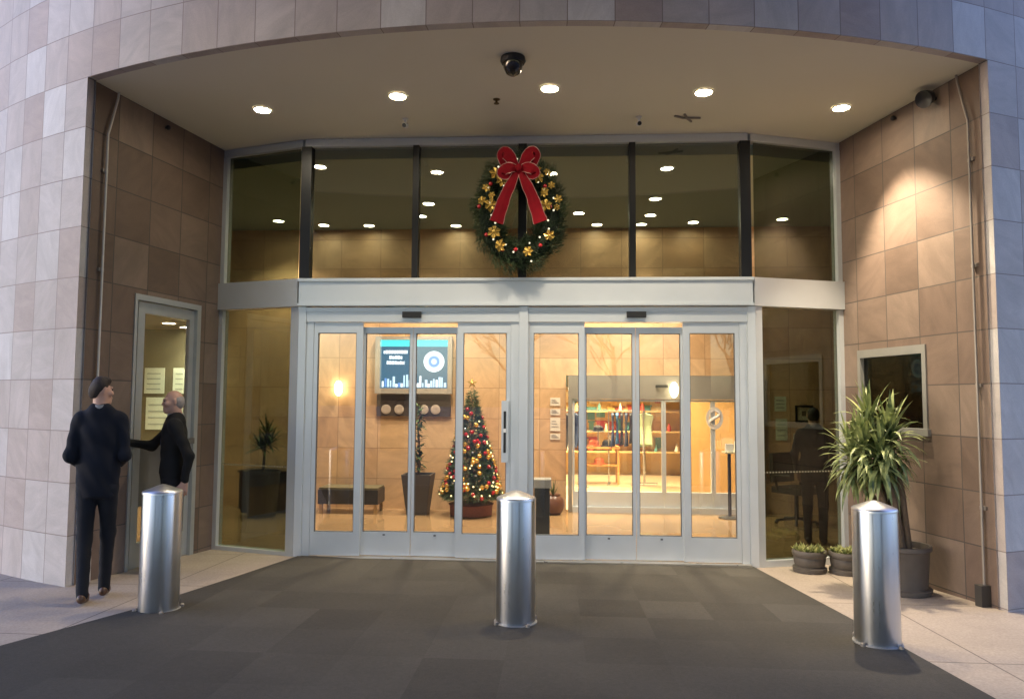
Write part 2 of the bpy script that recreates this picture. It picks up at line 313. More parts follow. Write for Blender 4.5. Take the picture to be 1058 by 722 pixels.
# ------------------------------------------------------------------ the building
B = empty('office_building', (0, 0, 0), 0, 'pink-grey stone-clad building with curved front and deep recessed entrance', 'building')
def th(x): return math.asin((x-CCx)/RF)
m = MB(); T = .08
tl, tr = th(BL[0]), th(BR[0])
lo, hi = th(-8.6), th(8.6)
def cyl(t, r, z): return (CCx+r*math.sin(t), CCy-r*math.cos(t), z)
angs = [lo+(tl-lo)*i/16 for i in range(16)]+[tl+(tr-tl)*i/40 for i in range(41)]+[tr+(hi-tr)*(i+1)/16 for i in range(16)]
tL = (Vector((AL[0], AL[1], 0))-Vector((BL[0], BL[1], 0))).normalized(); tR = (Vector((AR[0], AR[1], 0))-Vector((BR[0], BR[1], 0))).normalized()
for a, b_ in zip(angs[:-1], angs[1:]):
    mid = (a+b_)/2
    spans = [(-.2, 4.491), (4.491, 9.4)] if (mid < tl or mid > tr) else [(4.491, 9.4)]
    for z0, z1 in spans:
        m.quad([cyl(a, RF, z0), cyl(b_, RF, z0), cyl(b_, RF, z1), cyl(a, RF, z1)], [(a*RF, z0), (b_*RF, z0), (b_*RF, z1), (a*RF, z1)])
        m.quad([cyl(b_, RF-T, z0), cyl(a, RF-T, z0), cyl(a, RF-T, z1), cyl(b_, RF-T, z1)], [(b_*RF, z0), (a*RF, z0), (a*RF, z1), (b_*RF, z1)])
    if tl < mid < tr:
        m.quad([cyl(a, RF-T, 4.491), cyl(b_, RF-T, 4.491), cyl(b_, RF, 4.491), cyl(a, RF, 4.491)], [(a*RF, 4.46), (b_*RF, 4.46), (b_*RF, 4.40), (a*RF, 4.40)])
for P_, tt, sgn in ((BL, tL, 1), (BR, tR, -1)):
    p = Vector((P_[0], P_[1], 0)); q = p+tt*T
    pts = [(p.x, p.y, -.2), (q.x, q.y, -.2), (q.x, q.y, 4.491), (p.x, p.y, 4.491)]
    S_ = SL if sgn > 0 else SR
    m.quad(pts if sgn > 0 else pts[::-1], [(S_, -.2), (S_-T, -.2), (S_-T, 4.491), (S_, 4.491)] if sgn > 0 else [(S_, 4.491), (S_-T, 4.491), (S_-T, -.2), (S_, -.2)])
fac = m.build('facade', STONE, B, smooth=True)
m = MB().box(-8.6, 8.6, 2.9, 9, 9.25, 9.4); m.prism([(cyl(a, RF-T, 0)[0], cyl(a, RF-T, 0)[1]) for a in angs], 9.2, 9.24); m.build('roof', ASPH, B)
# reveal walls with their openings (local x = distance from the glass)
DW0, DW1, DH = .375, 1.355, 2.665
WX0, WX1, WZ0, WZ1 = .285, 1.265, 1.40, 2.20
m = MB(); Z0, Z1 = -.2, 4.491; e = SL-T
for x0, x1, z0, z1 in ((0, DW0, Z0, Z1), (DW1, e, Z0, Z1), (DW0, DW1, DH, Z1)):
    m.box(x0, x1, -.15, 0, z0, z1, ML, uvmode=1)
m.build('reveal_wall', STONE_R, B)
m = MB(); e = SR-T
for x0, x1, z0, z1 in ((0, WX0, Z0, Z1), (WX1, e, Z0, Z1), (WX0, WX1, Z0, WZ0), (WX0, WX1, WZ1, Z1)):
    m.box(x0, x1, 0, .15, z0, z1, MR, uvmode=1)
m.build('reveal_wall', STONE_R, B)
# soffit
ps = [cyl(tl+(tr-tl)*i/40, RF-T, 0)[:2] for i in range(41)]
poly = ps+[(BR[0]+.1, BR[1]+.17), (AR[0]+.1, AR[1]+.06), (2.38, .06), (-2.42, .06), (AL[0]-.1, AL[1]+.06), (BL[0]-.1, BL[1]+.17)]
m = MB().prism(poly, 4.4915, 4.60); m.build('soffit', SOFF, B)
# staff door in the left reveal
m = MB(); fy0, fy1 = -.11, .012
for x0, x1, z0, z1 in ((DW0, DW0+.06, 0, DH), (DW1-.035, DW1, 0, DH), (DW0+.06, DW1-.035, DH-.06, DH)): m.box(x0, x1, fy0, fy1, z0+.004, z1, ML)
DFR = plain('weathered_door_frame', (.44, .46, .46), .45, .4)
sd_ = m.build('staff_door', DFR, B, .003); sd_['label'] = 'narrow aluminium glazed staff door with a push bar'
m = MB(); a, b_ = DW0+.063, DW1-.09
for x0, x1, z0, z1 in ((a, a+.07, .03, DH-.065), (b_-.09, b_, .03, DH-.065), (a+.07, b_-.09, .03, .28), (a+.07, b_-.09, DH-.17, DH-.065)): m.box(x0, x1, -.07, -.025, z0, z1, ML)
m.build('leaf_frame', DFR, sd_, .003)
MB().box(a+.07, b_-.09, -.052, -.044, .28, DH-.17, ML).build('pane', GL_DOOR, sd_)
MB().box(b_, DW1-.035, -.052, -.044, .03, DH-.065, ML).build('sidelight', GL_DOOR, sd_)
m = MB(); m.box(a+.03, b_-.02, .015, .05, 1.19, 1.25, ML); m.box(a+.05, a+.09, -.025, .015, 1.195, 1.245, ML); m.box(b_-.06, b_-.02, -.025, .015, 1.195, 1.245, ML); m.box(a+.07, b_-.09, -.042, -.03, .62, 1.188, ML)
m.build('push_bar', plain('grey_brushed', (.22, .22, .22), .4, .6), sd_, .003)
# window in the right reveal
m = MB()
for x0, x1, z0, z1 in ((WX0, WX0+.045, WZ0, WZ1-.08), (WX1-.05, WX1, WZ0, WZ1-.08), (WX0, WX1, WZ1-.08, WZ1)): m.box(x0, x1, -.015, .10, z0, z1, MR)
WFR = plain('weathered_window_frame', (.30, .295, .27), .5, .3)
wn_o = m.build('window', WFR, B, .003); wn_o['label'] = 'small dark fixed window with grey metal frame'
MB().box(WX0-.02, WX1+.03, -.035, .08, WZ0-.035, WZ0+.03, MR).build('sill', WFR, wn_o, .003)
MB().box(WX0+.045, WX1-.05, .03, .038, WZ0+.03, WZ1-.08, MR).build('pane', GL_DARK, wn_o)
# ------------------------------------------------------------------ glazed screen
GSn = empty('glazed_screen', (0, 0, 0), 0, 'faceted glass entrance screen with black clerestory mullions and pale metal transom', 'glass wall')
KL, KR = (-2.391, 0), (2.351, 0)
MSL, LSL = seg(KL, AL); MSR, LSR = seg(KR, AR)
ZT0, ZT1, ZG, ZS = 2.655, 2.955, 4.405, 4.488
m = MB(); m.box(KL[0]-.02, KR[0]+.02, -.085, .07, ZT0, ZT1); m.box(KL[0]-.03, KR[0]+.03, -.105, -.085, ZT1-.035, ZT1-.004); m.box(KL[0]-.03, KR[0]+.03, -.1, -.085, ZT0+.004, ZT0+.03)
m.build('transom', ALU, GSn, .004)
m = MB(); m.box(.02, LSL, -.065, .080, ZT0+.001, ZT1-.001, MSL); m.build('transom', ALU, GSn, .004)
m = MB(); m.box(.02, LSR, -.080, .065, ZT0+.001, ZT1-.001, MSR); m.build('transom', ALU, GSn, .004)
FRMB = plain('bronze_head_rail', (.30, .27, .22), .45, .3)
m = MB(); m.box(KL[0], KR[0], -.05, .06, ZG, ZS); m.build('head_rail', ALU, GSn, .004)
m = MB(); m.box(.02, LSL, -.06, .045, ZG+.001, ZS-.001, MSL); m.build('head_rail', ALU, GSn, .004)
m = MB(); m.box(.02, LSR, -.045, .06, ZG+.001, ZS-.001, MSR); m.build('head_rail', ALU, GSn, .004)
xs = [(-2.425, -2.315), (-1.203, -1.137), (-.065, .025), (1.11, 1.176), (2.265, 2.372)]
for x0, x1 in xs: MB().box(x0, x1, -.06, .05, ZT1+.001, ZG-.001).build('mullion', BLACK, GSn, .003)
for (a, a1), (b0, b1) in zip(xs[:-1], xs[1:]):
    o = MB().box(a1, b0, -.004, .004, ZT1+.002, ZG-.002).build('clerestory_pane', GL_CLER, GSn)
for M_, L_, s_, pz in ((MSL, LSL, 1, 0), (MSR, LSR, -1, 0)):
    MB().box(.075, LSL-.06 if s_ > 0 else LSR-.06, -.004, .004, ZT1+.002, ZG-.002, M_).build('clerestory_pane', GL_SIDE, GSn)
    MB().box(L_-.058, L_+.01, -.05, .05, ZT1+.002, ZG-.002, M_).build('mullion', ALU, GSn, .003)
    MB().box(.115, L_-.06, -.004, .004, .05, ZT0-.002, M_).build('side_pane', GL_SIDE, GSn)
    MB().box(L_-.058, L_+.01, -.05, .05, -.03, ZT0-.002, M_).build('mullion', ALU, GSn, .003)
    MB().box(.01, .113, -.06, .055, -.03, ZT0-.002, M_).build('mullion', ALU, GSn, .003)
    MB().box(.115, L_-.06, -.055, .05, -.03, .05, M_).build('bottom_rail', ALU, GSn, .003)
    # etched row of dots at hand height
    d = MB()
    for k in range(26):
        s0 = .14+k*(L_-.24)/25; d.box(s0, s0+.014, (-.0062), .0062, .93, .944, M_)
    d.build('etched_dots', plain('etched_glass', (.35, .33, .25), .8), GSn)
MB().box(-.047, .047, -.06, .05, -.03, ZT0-.002).build('mullion', ALU, GSn, .004)
MB().box(-2.415, -2.335, -.055, .05, -.03, ZT0-.003).build('mullion', ALU, GSn, .004)
MB().box(2.32, 2.40, -.055, .05, -.03, ZT0-.003).build('mullion', ALU, GSn, .004)
# ------------------------------------------------------------------ sliding doors
def door_set(x, label):
    """x: jamb, glass.. edges from left to right"""
    r = empty('sliding_door_set', ((x[0]+x[-1])/2, 0, 0), 0, label, 'sliding doors', 'automatic sliding door sets')
    ox = (x[0]+x[-1])/2; x = [k-ox for k in x]
    j0, g0, g1, l0, lm0, lm1, l1, g2, g3, j1 = x
    m = MB(); m.box(j0, j1, -.045, .10, 2.49, 2.645); m.box(j0, g0-.045, -.03, .04, 0, 2.488); m.box(g3+.045, j1, -.03, .04, 0, 2.488)
    m.box(j0, j1, -.055, -.0455, 2.60, 2.64)
    m.build('frame', ALU, r, .004)
    MB().box(j0, j1, -.10, .10, -.03, .022).build('threshold', plain('threshold_metal', (.62, .57, .48), .3, .8), r, .004)
    def panel(name, a, b_, wl, wr, y0, y1, zt):
        z0 = .028
        m = MB(); m.box(a, a+wl, y0, y1, z0, zt); m.box(b_-wr, b_, y0, y1, z0, zt); m.box(a+wl, b_-wr, y0, y1, z0, .272); m.box(a+wl, b_-wr, y0, y1, 2.375, zt)
        p = m.build(name, ALU, r, .003)
        ym = (y0+y1)/2
        MB().box(a+wl, b_-wr, ym-.004, ym+.004, .272, 2.375).build('glass_pane', GL_DOOR, p)
        g = MB()
        for q0, q1, w0, w1 in ((a+wl, b_-wr, .272, .279), (a+wl, b_-wr, 2.368, 2.375), (a+wl, a+wl+.006, .28, 2.367), (b_-wr-.006, b_-wr, .28, 2.367)): g.box(q0, q1, y0+.006, y1-.006, w0, w1)
        g.build('gasket', ALU_D, p)
        return p
    panel('fixed_panel', g0-.043, l0, .043, l0-g1, -.022, .022, 2.486)
    panel('fixed_panel', l1, g3+.043, g2-l1, .043, -.022, .022, 2.486)
    mid = (lm0+lm1)/2
    for nm, a, b_, wl, wr in (('door_leaf', l0-.03, mid-.003, .048, mid-.003-lm0), ('door_leaf', mid+.003, l1+.03, lm1-mid-.003, .048)):
        p = panel(nm, a, b_, wl, wr, .030, .07, 2.44)
        c = (a+b_)/2
        MB().box(c-.012, c+.012, .022, .030, .235, .25).build('floor_lock', ALU_D, p)
    MB().box(mid-.10, mid+.10, -.085, -.0455, 2.535, 2.595).build('motion_sensor', DARK, r, .008)
    return r
dl = door_set([-2.334, -2.21, -1.79, -1.72, -1.222, -1.157, -.703, -.64, -.18, -.049], 'left-hand set of automatic glass sliding doors, in front of the lit tree')
dr = door_set([.049, .104, .58, .64, 1.142, 1.212, 1.66, 1.73, 2.194, 2.318], 'right-hand set of automatic glass sliding doors, leading to the shop')
m = MB().box(-.228, -.158, -.062, -.024, 1.02, 1.66); hp = m.build('door_control', ALU, None, .02)
tag(hp, 'tall pale control plate with dark slot on the door frame beside the centre post', 'control plate')
MB().box(-.205, -.18, -.067, -.0615, 1.12, 1.55).build('slot', DARK, hp)
MB().box(-.205, -.18, -.072, -.0665, 1.33, 1.37).build('switch', WHITE, hp)
# ------------------------------------------------------------------ lobby (seen through the glass)
LX = 6.8; YB = 3.45; ZC = 4.30
al = [(x, arc_y(x, RF-.12)) for x in (-6.3, -5.8, -5.3, -4.8, -4.3, -3.98)]
ar = [(-x+2*CCx, y) for x, y in al[::-1]]
lob = [(-LX, YB), (-LX, .45)]+al+[(-3.83, -1.0), (-3.60, .33), (-3.41, .385), (-2.37, .075), (2.33, .075), (3.39, .41), (3.60, .35), (3.88, -1.0)]+ar+[(LX, .45), (LX, YB)]
FLOORM = plain('polished_lobby_floor', (.33, .21, .11), .1, 0, .15, 1.5)
fm = MB().prism(lob, -.15, .006); tag(fm.build('lobby_floor', FLOORM), kind='structure')
cm = MB().prism(lob, ZC, ZC+.12); tag(cm.build('lobby_ceiling', CEIL), kind='structure')
m = MB(); ox0, ox1, oz = .50, 3.45, 2.045
m.box(-LX, ox0, YB, YB+.2, 0, 4.5); m.box(ox1, LX, YB, YB+.2, 0, 4.5); m.box(ox0, ox1, YB, YB+.2, oz, 4.5)
m.box(-LX-.2, -LX, -.2, YB+.2, 0, 4.5); m.box(LX, LX+.2, -.2, YB+.2, 0, 4.5)
tag(m.build('lobby_wall', LOBBY_STONE), kind='structure')
m = MB(); m.box(-LX+.01, -4.95, .9, YB-.01, 2.75, ZC-.01); m.box(-LX+.01, -4.95, YB-.0018, YB-.0003, .01, 2.745)
tag(m.build('lobby_bulkhead', plain('olive_bulkhead', (.14, .13, .07), .8)), kind='structure')
m = MB()   # shop behind the lobby
m.box(-1.2, 6.2, YB+.21, 9.2, -.1, 0.0); m.box(-1.2, 6.2, YB+.21, 9.2, 2.75, 2.9)
shopwall = plain('shop_wall_paint', (.66, .48, .22), .7, 0, .2, 3)
tag(m.build('shop_shell', plain('shop_floor', (.33, .24, .16), .4)), kind='structure')
m = MB(); m.box(-1.3, -1.2, YB+.21, 9.3, 0, 2.75); m.box(6.2, 6.3, YB+.21, 9.3, 0, 2.75); m.box(-1.2, 6.2, 9.2, 9.3, 0, 2.75)
tag(m.build('shop_wall', shopwall), kind='structure')
m = MB(); m.box(2.62, 6.19, 5.6, 5.7, .003, 2.748); 
tag(m.build('shop_partition', plain('brown_wood_panel', (.36, .22, .09), .5, 0, .25, 2)), kind='structure')
# inner doors
ID = empty('inner_door_set', (1.95, YB-.05, 0), 0, 'inner aluminium glass doors in the dark opening of the orange lobby wall', 'sliding doors')
m = MB(); m.box(-1.42, 1.48, -.02, .12, 1.685, 2.04); m.box(-1.42, -1.36, -.02, .12, .01, 1.684); m.box(1.42, 1.48, -.02, .12, .01, 1.684); m.build('frame', plain('grey_frame', (.27, .25, .22), .5, .2), ID, .003)
for a, b_ in ((-1.355, -.42), (-.415, .0), (.005, .725), (.73, 1.415)):
    m = MB(); m.box(a, a+.03, 0, .05, .09, 1.68); m.box(b_-.03, b_, 0, .05, .09, 1.68); m.box(a+.03, b_-.03, 0, .05, .09, .31); m.box(a+.03, b_-.03, 0, .05, 1.65, 1.68)
    p = m.build('door_leaf', ALU, ID, .002); MB().box(a+.03, b_-.03, .02, .028, .31, 1.65).build('glass_pane', GL_DOOR, p)
MB().box(-1.355, 1.415, -.05, .12, .006, .088).build('threshold', ALU, ID, .003)
MB().box(-.12, .06, -.06, -.021, 1.86, 1.90).build('motion_sensor', DARK, ID, .004)
# ring emblem with a swirl on the inner glass
em = MB()
RW_, RH = .125, .165; N = 40
for k in range(N):
    a, b_ = 2*math.pi*k/N, 2*math.pi*(k+1)/N
    def rg(t, q): return (RW_*q*math.cos(t), 0, RH*q*math.sin(t))
    em.quad([rg(a, 1), rg(a, .62), rg(b_, .62), rg(b_, 1)])
    em.quad([Vector(p)+Vector((0, .004, 0)) for p in (rg(b_, 1), rg(b_, .62), rg(a, .62), rg(a, 1))])
sp = [(RW_*.7*math.sin(math.pi*(t-.5))*.75, -.001, RH*.62*math.cos(math.pi*t)+.0) for t in np.linspace(0, 1, 15)]
em.tube([(RW_*.55*math.sin(2*math.pi*t), 0.002, RH*.7*(1-2*t)) for t in np.linspace(0, 1, 21)], [.008+.016*math.sin(math.pi*t) for t in np.linspace(0, 1, 21)], 8)
em.build('swirl_emblem', plain('frosted_white', (.62, .58, .55), .6), ID, loc=(2.70-1.95, -.012, 1.41))
# ------------------------------------------------------------------ lamps
def spot(name, loc, w, size, blend, parent=None, colr=WARM, rad=.05, aim=(0, 0, -1)):
    d = bpy.data.lights.new(name, 'SPOT'); d.energy = w; d.spot_size = R(size); d.spot_blend = blend; d.color = colr; d.shadow_soft_size = rad
    o = bpy.data.objects.new(name, d); col.objects.link(o); o.location = loc; o.rotation_euler = Vector(aim).to_track_quat('-Z', 'Y').to_euler()
    if parent: o.parent = parent
    return o
def downlight(loc, r, label, group, em_, w, size, blend, aim=(0, 0, -1), cat='ceiling light', colr=WARM):
    t = empty('recessed_downlight', loc, 0, label, cat, group)
    MB().lathe([(r*1.22, -.001), (r*1.22, -.008), (r*1.02, -.014), (r, -.006), (r, -.001)], 28, cap=False).build('trim', TRIM, t, smooth=True)
    MB().lathe([(r, -.004), (r*.6, -.008), (.001, -.009)], 28, cap=False).build('lens', em_, t, smooth=True)
    spot('lamp', (0, 0, -.03), w, size, blend, t, colr, r*.7, aim)
    return t
pos = [(-2.535, -.893), (-1.138, -1.157), (.277, -1.267), (1.683, -1.12), (3.069, -.70)]
lab = ['leftmost recessed soffit downlight, nearest the left stone reveal', 'recessed soffit downlight above the left sliding doors', 'middle recessed soffit downlight, next to the black dome camera', 'recessed soffit downlight above the right sliding doors', 'rightmost recessed soffit downlight, washing the right stone reveal']
for (x, y), lb, wf, sz in zip(pos, lab, (.18, .9, 1.1, 1, 4.0), (80, 100, 100, 100, 78)):
    downlight((x, y, 4.491), .074, lb, 'recessed downlights in the entrance soffit', LAMP_E, SOFFIT_W*wf, sz, .6, aim=(.14, -.10, -1) if x > 3 else (0, 0, -1))
LL = [(-3.774, 2.817), (-3.18, 3.1), (-2.496, 3.15), (-1.372, 1.92), (-1.173, 3.2), (.953, 3.2), (1.632, 1.787), (2.363, 3.1), (1.617, 3.2), (3.607, 2.95), (-1.6, 2.6), (.66, 2.5), (1.68, 2.65)]
nm = ['far-left lobby ceiling light in the left corner pane', 'lobby ceiling light second from the left, near the back wall', 'lobby ceiling light third from the left, near the back wall', 'lobby ceiling light high beside the second black mullion', 'lobby ceiling light at the back just left of the wreath', 'lobby ceiling light at the back just right of the wreath', 'lobby ceiling light highest in the pane right of the fourth mullion', 'lobby ceiling light at the back left of the right corner post', 'lobby ceiling light at the back beside the fourth mullion', 'far-right lobby ceiling light in the right corner pane', 'dim lobby ceiling light behind the second mullion', 'small lobby ceiling light between wreath and fourth mullion', 'lobby ceiling light at mid depth right of the fourth mullion']
for (x, y), lb in zip(LL, nm):
    downlight((x, y, ZC), .075, lb, 'recessed downlights in the lobby ceiling', LOBLAMP_E, LOBBY_W*(.12 if y > 2.9 else 3.0), 70 if y > 2.9 else 112, .9)
for k, (x, y) in enumerate(((-5.25, 2.55), (-5.55, 1.9), (-5.3, 3.15))):
    downlight((x, y, 2.75), .085, ['large', 'middle', 'small'][k]+' bright downlight seen through the staff door', 'downlights behind the staff door', LOBLAMP_E, 5, 110, .8, colr=(1, .92, .68))
for k, (x, y) in enumerate(((.2, 5.2), (1.2, 5.4), (2.1, 5.0), (.6, 7.6), (1.7, 7.8), (3.6, 4.6), (4.9, 4.6))):
    downlight((x, y, 2.75), .06, ['shop ceiling spotlight at the front left', 'shop ceiling spotlight at the front centre', 'shop ceiling spotlight at the front right', 'shop ceiling spotlight at the back left', 'shop ceiling spotlight at the back right', 'shop ceiling light in front of the brown panel', 'shop ceiling light at the far right of the brown panel'][k], 'spotlights in the shop ceiling', LOBLAMP_E, SHOP_W*(1 if k < 5 else .25), 120, .8, colr=(1, .78, .42))
# sconces on the lobby wall: white oval shades
for x, lb in ((-2.98, 'white oval wall lamp left of the information screen'), (2.09, 'white oval wall lamp hanging before the grey header of the inner doors')):
    t = empty('wall_lamp', (x, YB-.03 if x < 0 else YB-.12, 1.825), 0, lb, 'wall lamp', 'oval lobby wall lamps')
    MB().box(-.035, .035, .0, .03 if x < 0 else .09, -.05, .05).build('bracket', GREYMETAL, t, .004)
    MB().lathe([(.002, -.115)]+[(.062*math.cos(a), .115*math.sin(a)) for a in np.linspace(-1.4, 1.4, 11)]+[(.002, .115)], 20, (0, -.055)).build('shade', emit('sconce_shade', (1, .83, .5), 1.2), t, smooth=True)
# ------------------------------------------------------------------ soffit fittings
t = empty('dome_camera', (-.022, -1.872, 4.491), 0, 'black dome security camera in the middle of the soffit', 'camera')
MB().lathe([(.10, 0), (.105, -.03), (.095, -.05)], 24).build('housing', DARK, t, smooth=True)
MB().lathe([(.085, -.045), (.078, -.09), (.055, -.135), (.02, -.155), (.001, -.157)], 24, cap=False).build('dome', plain('smoked_dome', (.02, .015, .01), .1, coat=.5), t, smooth=True)
for x, y, lb in ((-1.182, -.584, 'small bullet camera on the soffit left of the wreath'), (1.16, -.536, 'small bullet camera on the soffit right of the wreath')):
    t = empty('bullet_camera', (x, y, 4.491), 0, lb, 'camera', 'bullet cameras on the soffit')
    m = MB(); m.lathe([(.03, 0), (.03, -.012)], 16); m.tube([(0, 0, -.012), (0, 0, -.04), (0, -.01, -.055)], .012); m.build('mount', WHITE, t, smooth=True)
    MB().tube([(0, .05, -.055), (0, .04, -.058), (0, -.05, -.085), (0, -.055, -.087)], [.02, .024, .024, .02], 14).build('body', WHITE, t, smooth=True)
    MB().tube([(0, -.056, -.087), (0, -.06, -.088)], .021, 14).build('lens', DARK, t)
t = empty('sprinkler_head', (-.225, -1.028, 4.491), 0, 'tiny brown sprinkler head on the soffit below the dome camera', 'sprinkler')
m = MB(); m.lathe([(.035, 0), (.03, -.006), (.012, -.01), (.010, -.035), (.026, -.038), (.026, -.042)], 16); m.build('deflector', plain('brass_dark', (.10, .07, .03), .4, .8), t, smooth=True)
for W_, s_, v, nm_ in ((ML, 1.02, 4.40, 'small black sensor at the top of the left stone reveal'), (MR, .95, 4.42, 'small black sensor at the top of the right stone reveal')):
    sg = 1 if W_ is ML else -1
    p = W_ @ Vector((s_, .03*sg, v))
    t = empty('wall_sensor', p, 0, nm_, 'sensor', 'wall sensors')
    MB().ball((0, 0, 0), .025, 12).build('eye', DARK, t, smooth=True)
    MB().tube([(0, 0, 0), W_.to_3x3() @ Vector((0, -.03*sg, 0))], .012).build('stem', DARK, t)
p = MR @ Vector((1.476, -.09, 4.40))
t = empty('horn_speaker', p, 0, 'round black speaker mounted high on the right stone reveal', 'speaker')
ax = (MR.to_3x3() @ Vector((.3, -1, -.5))).normalized(); Q = ax.to_track_quat('Z', 'Y').to_matrix().to_4x4()
MB().lathe([(.04, -.06), (.06, -.04), (.075, .03), (.078, .05), (.06, .045), (.001, .02)], 20, M=Q).build('body', DARK, t, smooth=True)
MB().tube([(0, 0, 0), MR.to_3x3() @ Vector((0, .09, 0))], .018).build('bracket', DARK, t)
t = empty('cable_cross', (1.64, -.516, 4.489), R(20), 'small dark crossed cable bracket on the soffit, right of the right bullet camera', 'bracket')
m = MB(); m.tube([(-.14, .0, -.006), (-.04, .01, -.012), (.13, -.03, -.006)], .012); m.tube([(-.07, -.07, -.006), (.0, .0, -.016), (.09, .08, -.006)], .012); m.build('strap', GREYMETAL, t, smooth=True)
# conduits
for W_, sg, s_, lb in ((ML, 1, 1.80, 'thin pale conduit pipe running up the left stone reveal'), (MR, -1, 1.87, 'thin dark conduit pipe running up the right stone reveal to a floor box')):
    P3 = lambda s, d, z: tuple(W_ @ Vector((s, d*sg, z)))
    t = empty('conduit_pipe', (0, 0, 0), 0, lb, 'pipe', 'conduit pipes on the reveals')
    MB().tube([P3(s_, .03, .02), P3(s_, .03, 4.05), P3(s_-.02, .03, 4.12), P3(s_-.10, .03, 4.42), P3(s_-.11, .03, 4.49)], .0105, 10).build('pipe', plain('pale_conduit', (.66, .62, .56), .5, .1) if sg > 0 else GREYMETAL, t, smooth=True)
    for z in (.8, 1.8, 2.8, 3.7):
        m = MB(); m.box(s_-.03, s_+.03, 0.001 if sg > 0 else -.022, .022 if sg > 0 else -.001, z, z+.03, W_); m.build('strap', GREYMETAL, t)
    if sg < 0:
        MB().box(s_-.035, s_+.035, -.09, -.002, .03, .20, W_).build('floor_box', plain('dark_box', (.05, .045, .04), .5), t, .004)
# ------------------------------------------------------------------ bollards
def bollard(x, y, label):
    t = empty('bollard', (x, y, G(x, y)+(.010 if abs(x) < 2.6 else 0)), 0, label, 'bollard', 'stainless steel bollards')
    MB().lathe([(.138, .012), (.142, .018), (.142, .868), (.139, .876)], 56).build('sleeve', STEEL, t, smooth=True)
    MB().lathe([(.1425, .862), (.1425, .876), (.137, .884), (.10, .899), (.05, .919), (.02, .929), (.004, .932)], 56).build("cap", STEEL_CAP, t, smooth=True)
    MB().lathe([(.155, -.02), (.155, .008), (.143, .014)], 40).build('base_ring', plain('ring_metal', (.3, .3, .3), .5, .6), t, smooth=True)
    for k in range(4):
        a = R(35+90*k); m = MB(); m.lathe([(.016, .0), (.016, .022), (.008, .028)], 10, (.162*math.cos(a), .162*math.sin(a))); m.build('anchor_bolt', GREYMETAL, t)
bollard(-2.631, -2.310, 'leftmost steel bollard, standing in front of the two men')
bollard(.052, -2.396, 'middle steel bollard, in front of the centre door post')
bollard(2.468, -2.655, 'rightmost steel bollard, standing in front of the big potted yucca')
# ------------------------------------------------------------------ foliage helpers
def cards(name, mat, parent, tris, loc=None):
    """tris: array (n,3,3) or (n,4,3)"""
    tris = np.asarray(tris, float); n, k, _ = tris.shape
    me = bpy.data.meshes.new(name); me.from_pydata(tris.reshape(-1, 3).tolist(), [], np.arange(n*k).reshape(n, k).tolist()); me.materials.append(mat); me.update()
    o = bpy.data.objects.new(name, me); col.objects.link(o)
    if parent: o.parent = parent
    if loc: o.location = loc
    return o
def needles(base, dirs, ln, w):
    d = dirs/np.linalg.norm(dirs, axis=1, keepdims=True); r = rng.normal(size=d.shape); s = np.cross(d, r); s /= np.linalg.norm(s, axis=1, keepdims=True)
    L = ln[:, None]; W = (w if np.ndim(w) else np.full(len(base), w))[:, None]
    return np.stack([base-s*W, base+s*W, base+d*L+s*W*.3, base+d*L-s*W*.3], 1)
def strap_leaf(mb, p0, az, el, L, w, droop, n=6, fold=.25, m=0):
    p = Vector(p0); d = Vector((math.cos(az)*math.cos(el), math.sin(az)*math.cos(el), math.sin(el))); side = Vector((-math.sin(az), math.cos(az), 0))
    rows = []
    for i in range(n+1):
        t = i/n; ww = w*(.55+1.1*t if t < .4 else 1.0)*(1 if t < .4 else max(.02, 1-((t-.4)/.6)**1.6)); up = side.cross(d).normalized()
        rows.append((p-side*ww+up*ww*fold, p-up*0.0, p+side*ww+up*ww*fold))
        p = p+d*(L/n); d = (d+Vector((0, 0, -droop/n*(.4+1.4*t)))).normalized()
    for i in range(n):
        a, b_ = rows[i], rows[i+1]
        mb.quad([a[0], a[1], b_[1], b_[0]], None, m); mb.quad([a[1], a[2], b_[2], b_[1]], None, m)
# yucca in the big pot
YUC = leaf_mat('yucca_leaf', (.06, .10, .028), (.42, .46, .18), 9, .42)
bx, by = 3.36, -1.03; gz = G(bx, by)
t = empty('potted_yucca', (bx, by, gz), 0, 'tall bushy yucca in a round grey-brown pot against the right stone reveal', 'potted plant')
MB().lathe([(.21, 0), (.235, .012), (.24, .05), (.225, .055), (.205, .06), (.225, .36), (.235, .375), (.245, .38), (.245, .415), (.22, .415), (.21, .36), (.001, .35)], 36).build('pot', TERRA, t, smooth=True)
MB().lathe([(.212, .352), (.1, .372), (.001, .375)], 24, cap=False).build('soil', SOIL, t, smooth=True)
heads = []
for k, (sx, sy, ex, ey, ez) in enumerate(((.02, .02, -.12, .02, 1.08), (-.05, -.03, -.33, -.08, 1.22), (.05, -.04, -.12, -.12, 1.30), (-.02, .06, -.37, .06, 1.10), (-.04, 0, -.22, .05, 1.40), (.0, -.05, -.22, -.16, 1.15))):
    mid = ((sx+ex)/2+.02, (sy+ey)/2, .35+(ez-.35)*.55)
    MB().tube([(sx, sy, .33), mid, (ex, ey, ez)], [.035, .028, .022], 10).build('trunk', BARK, t, smooth=True); heads.append((ex, ey, ez))
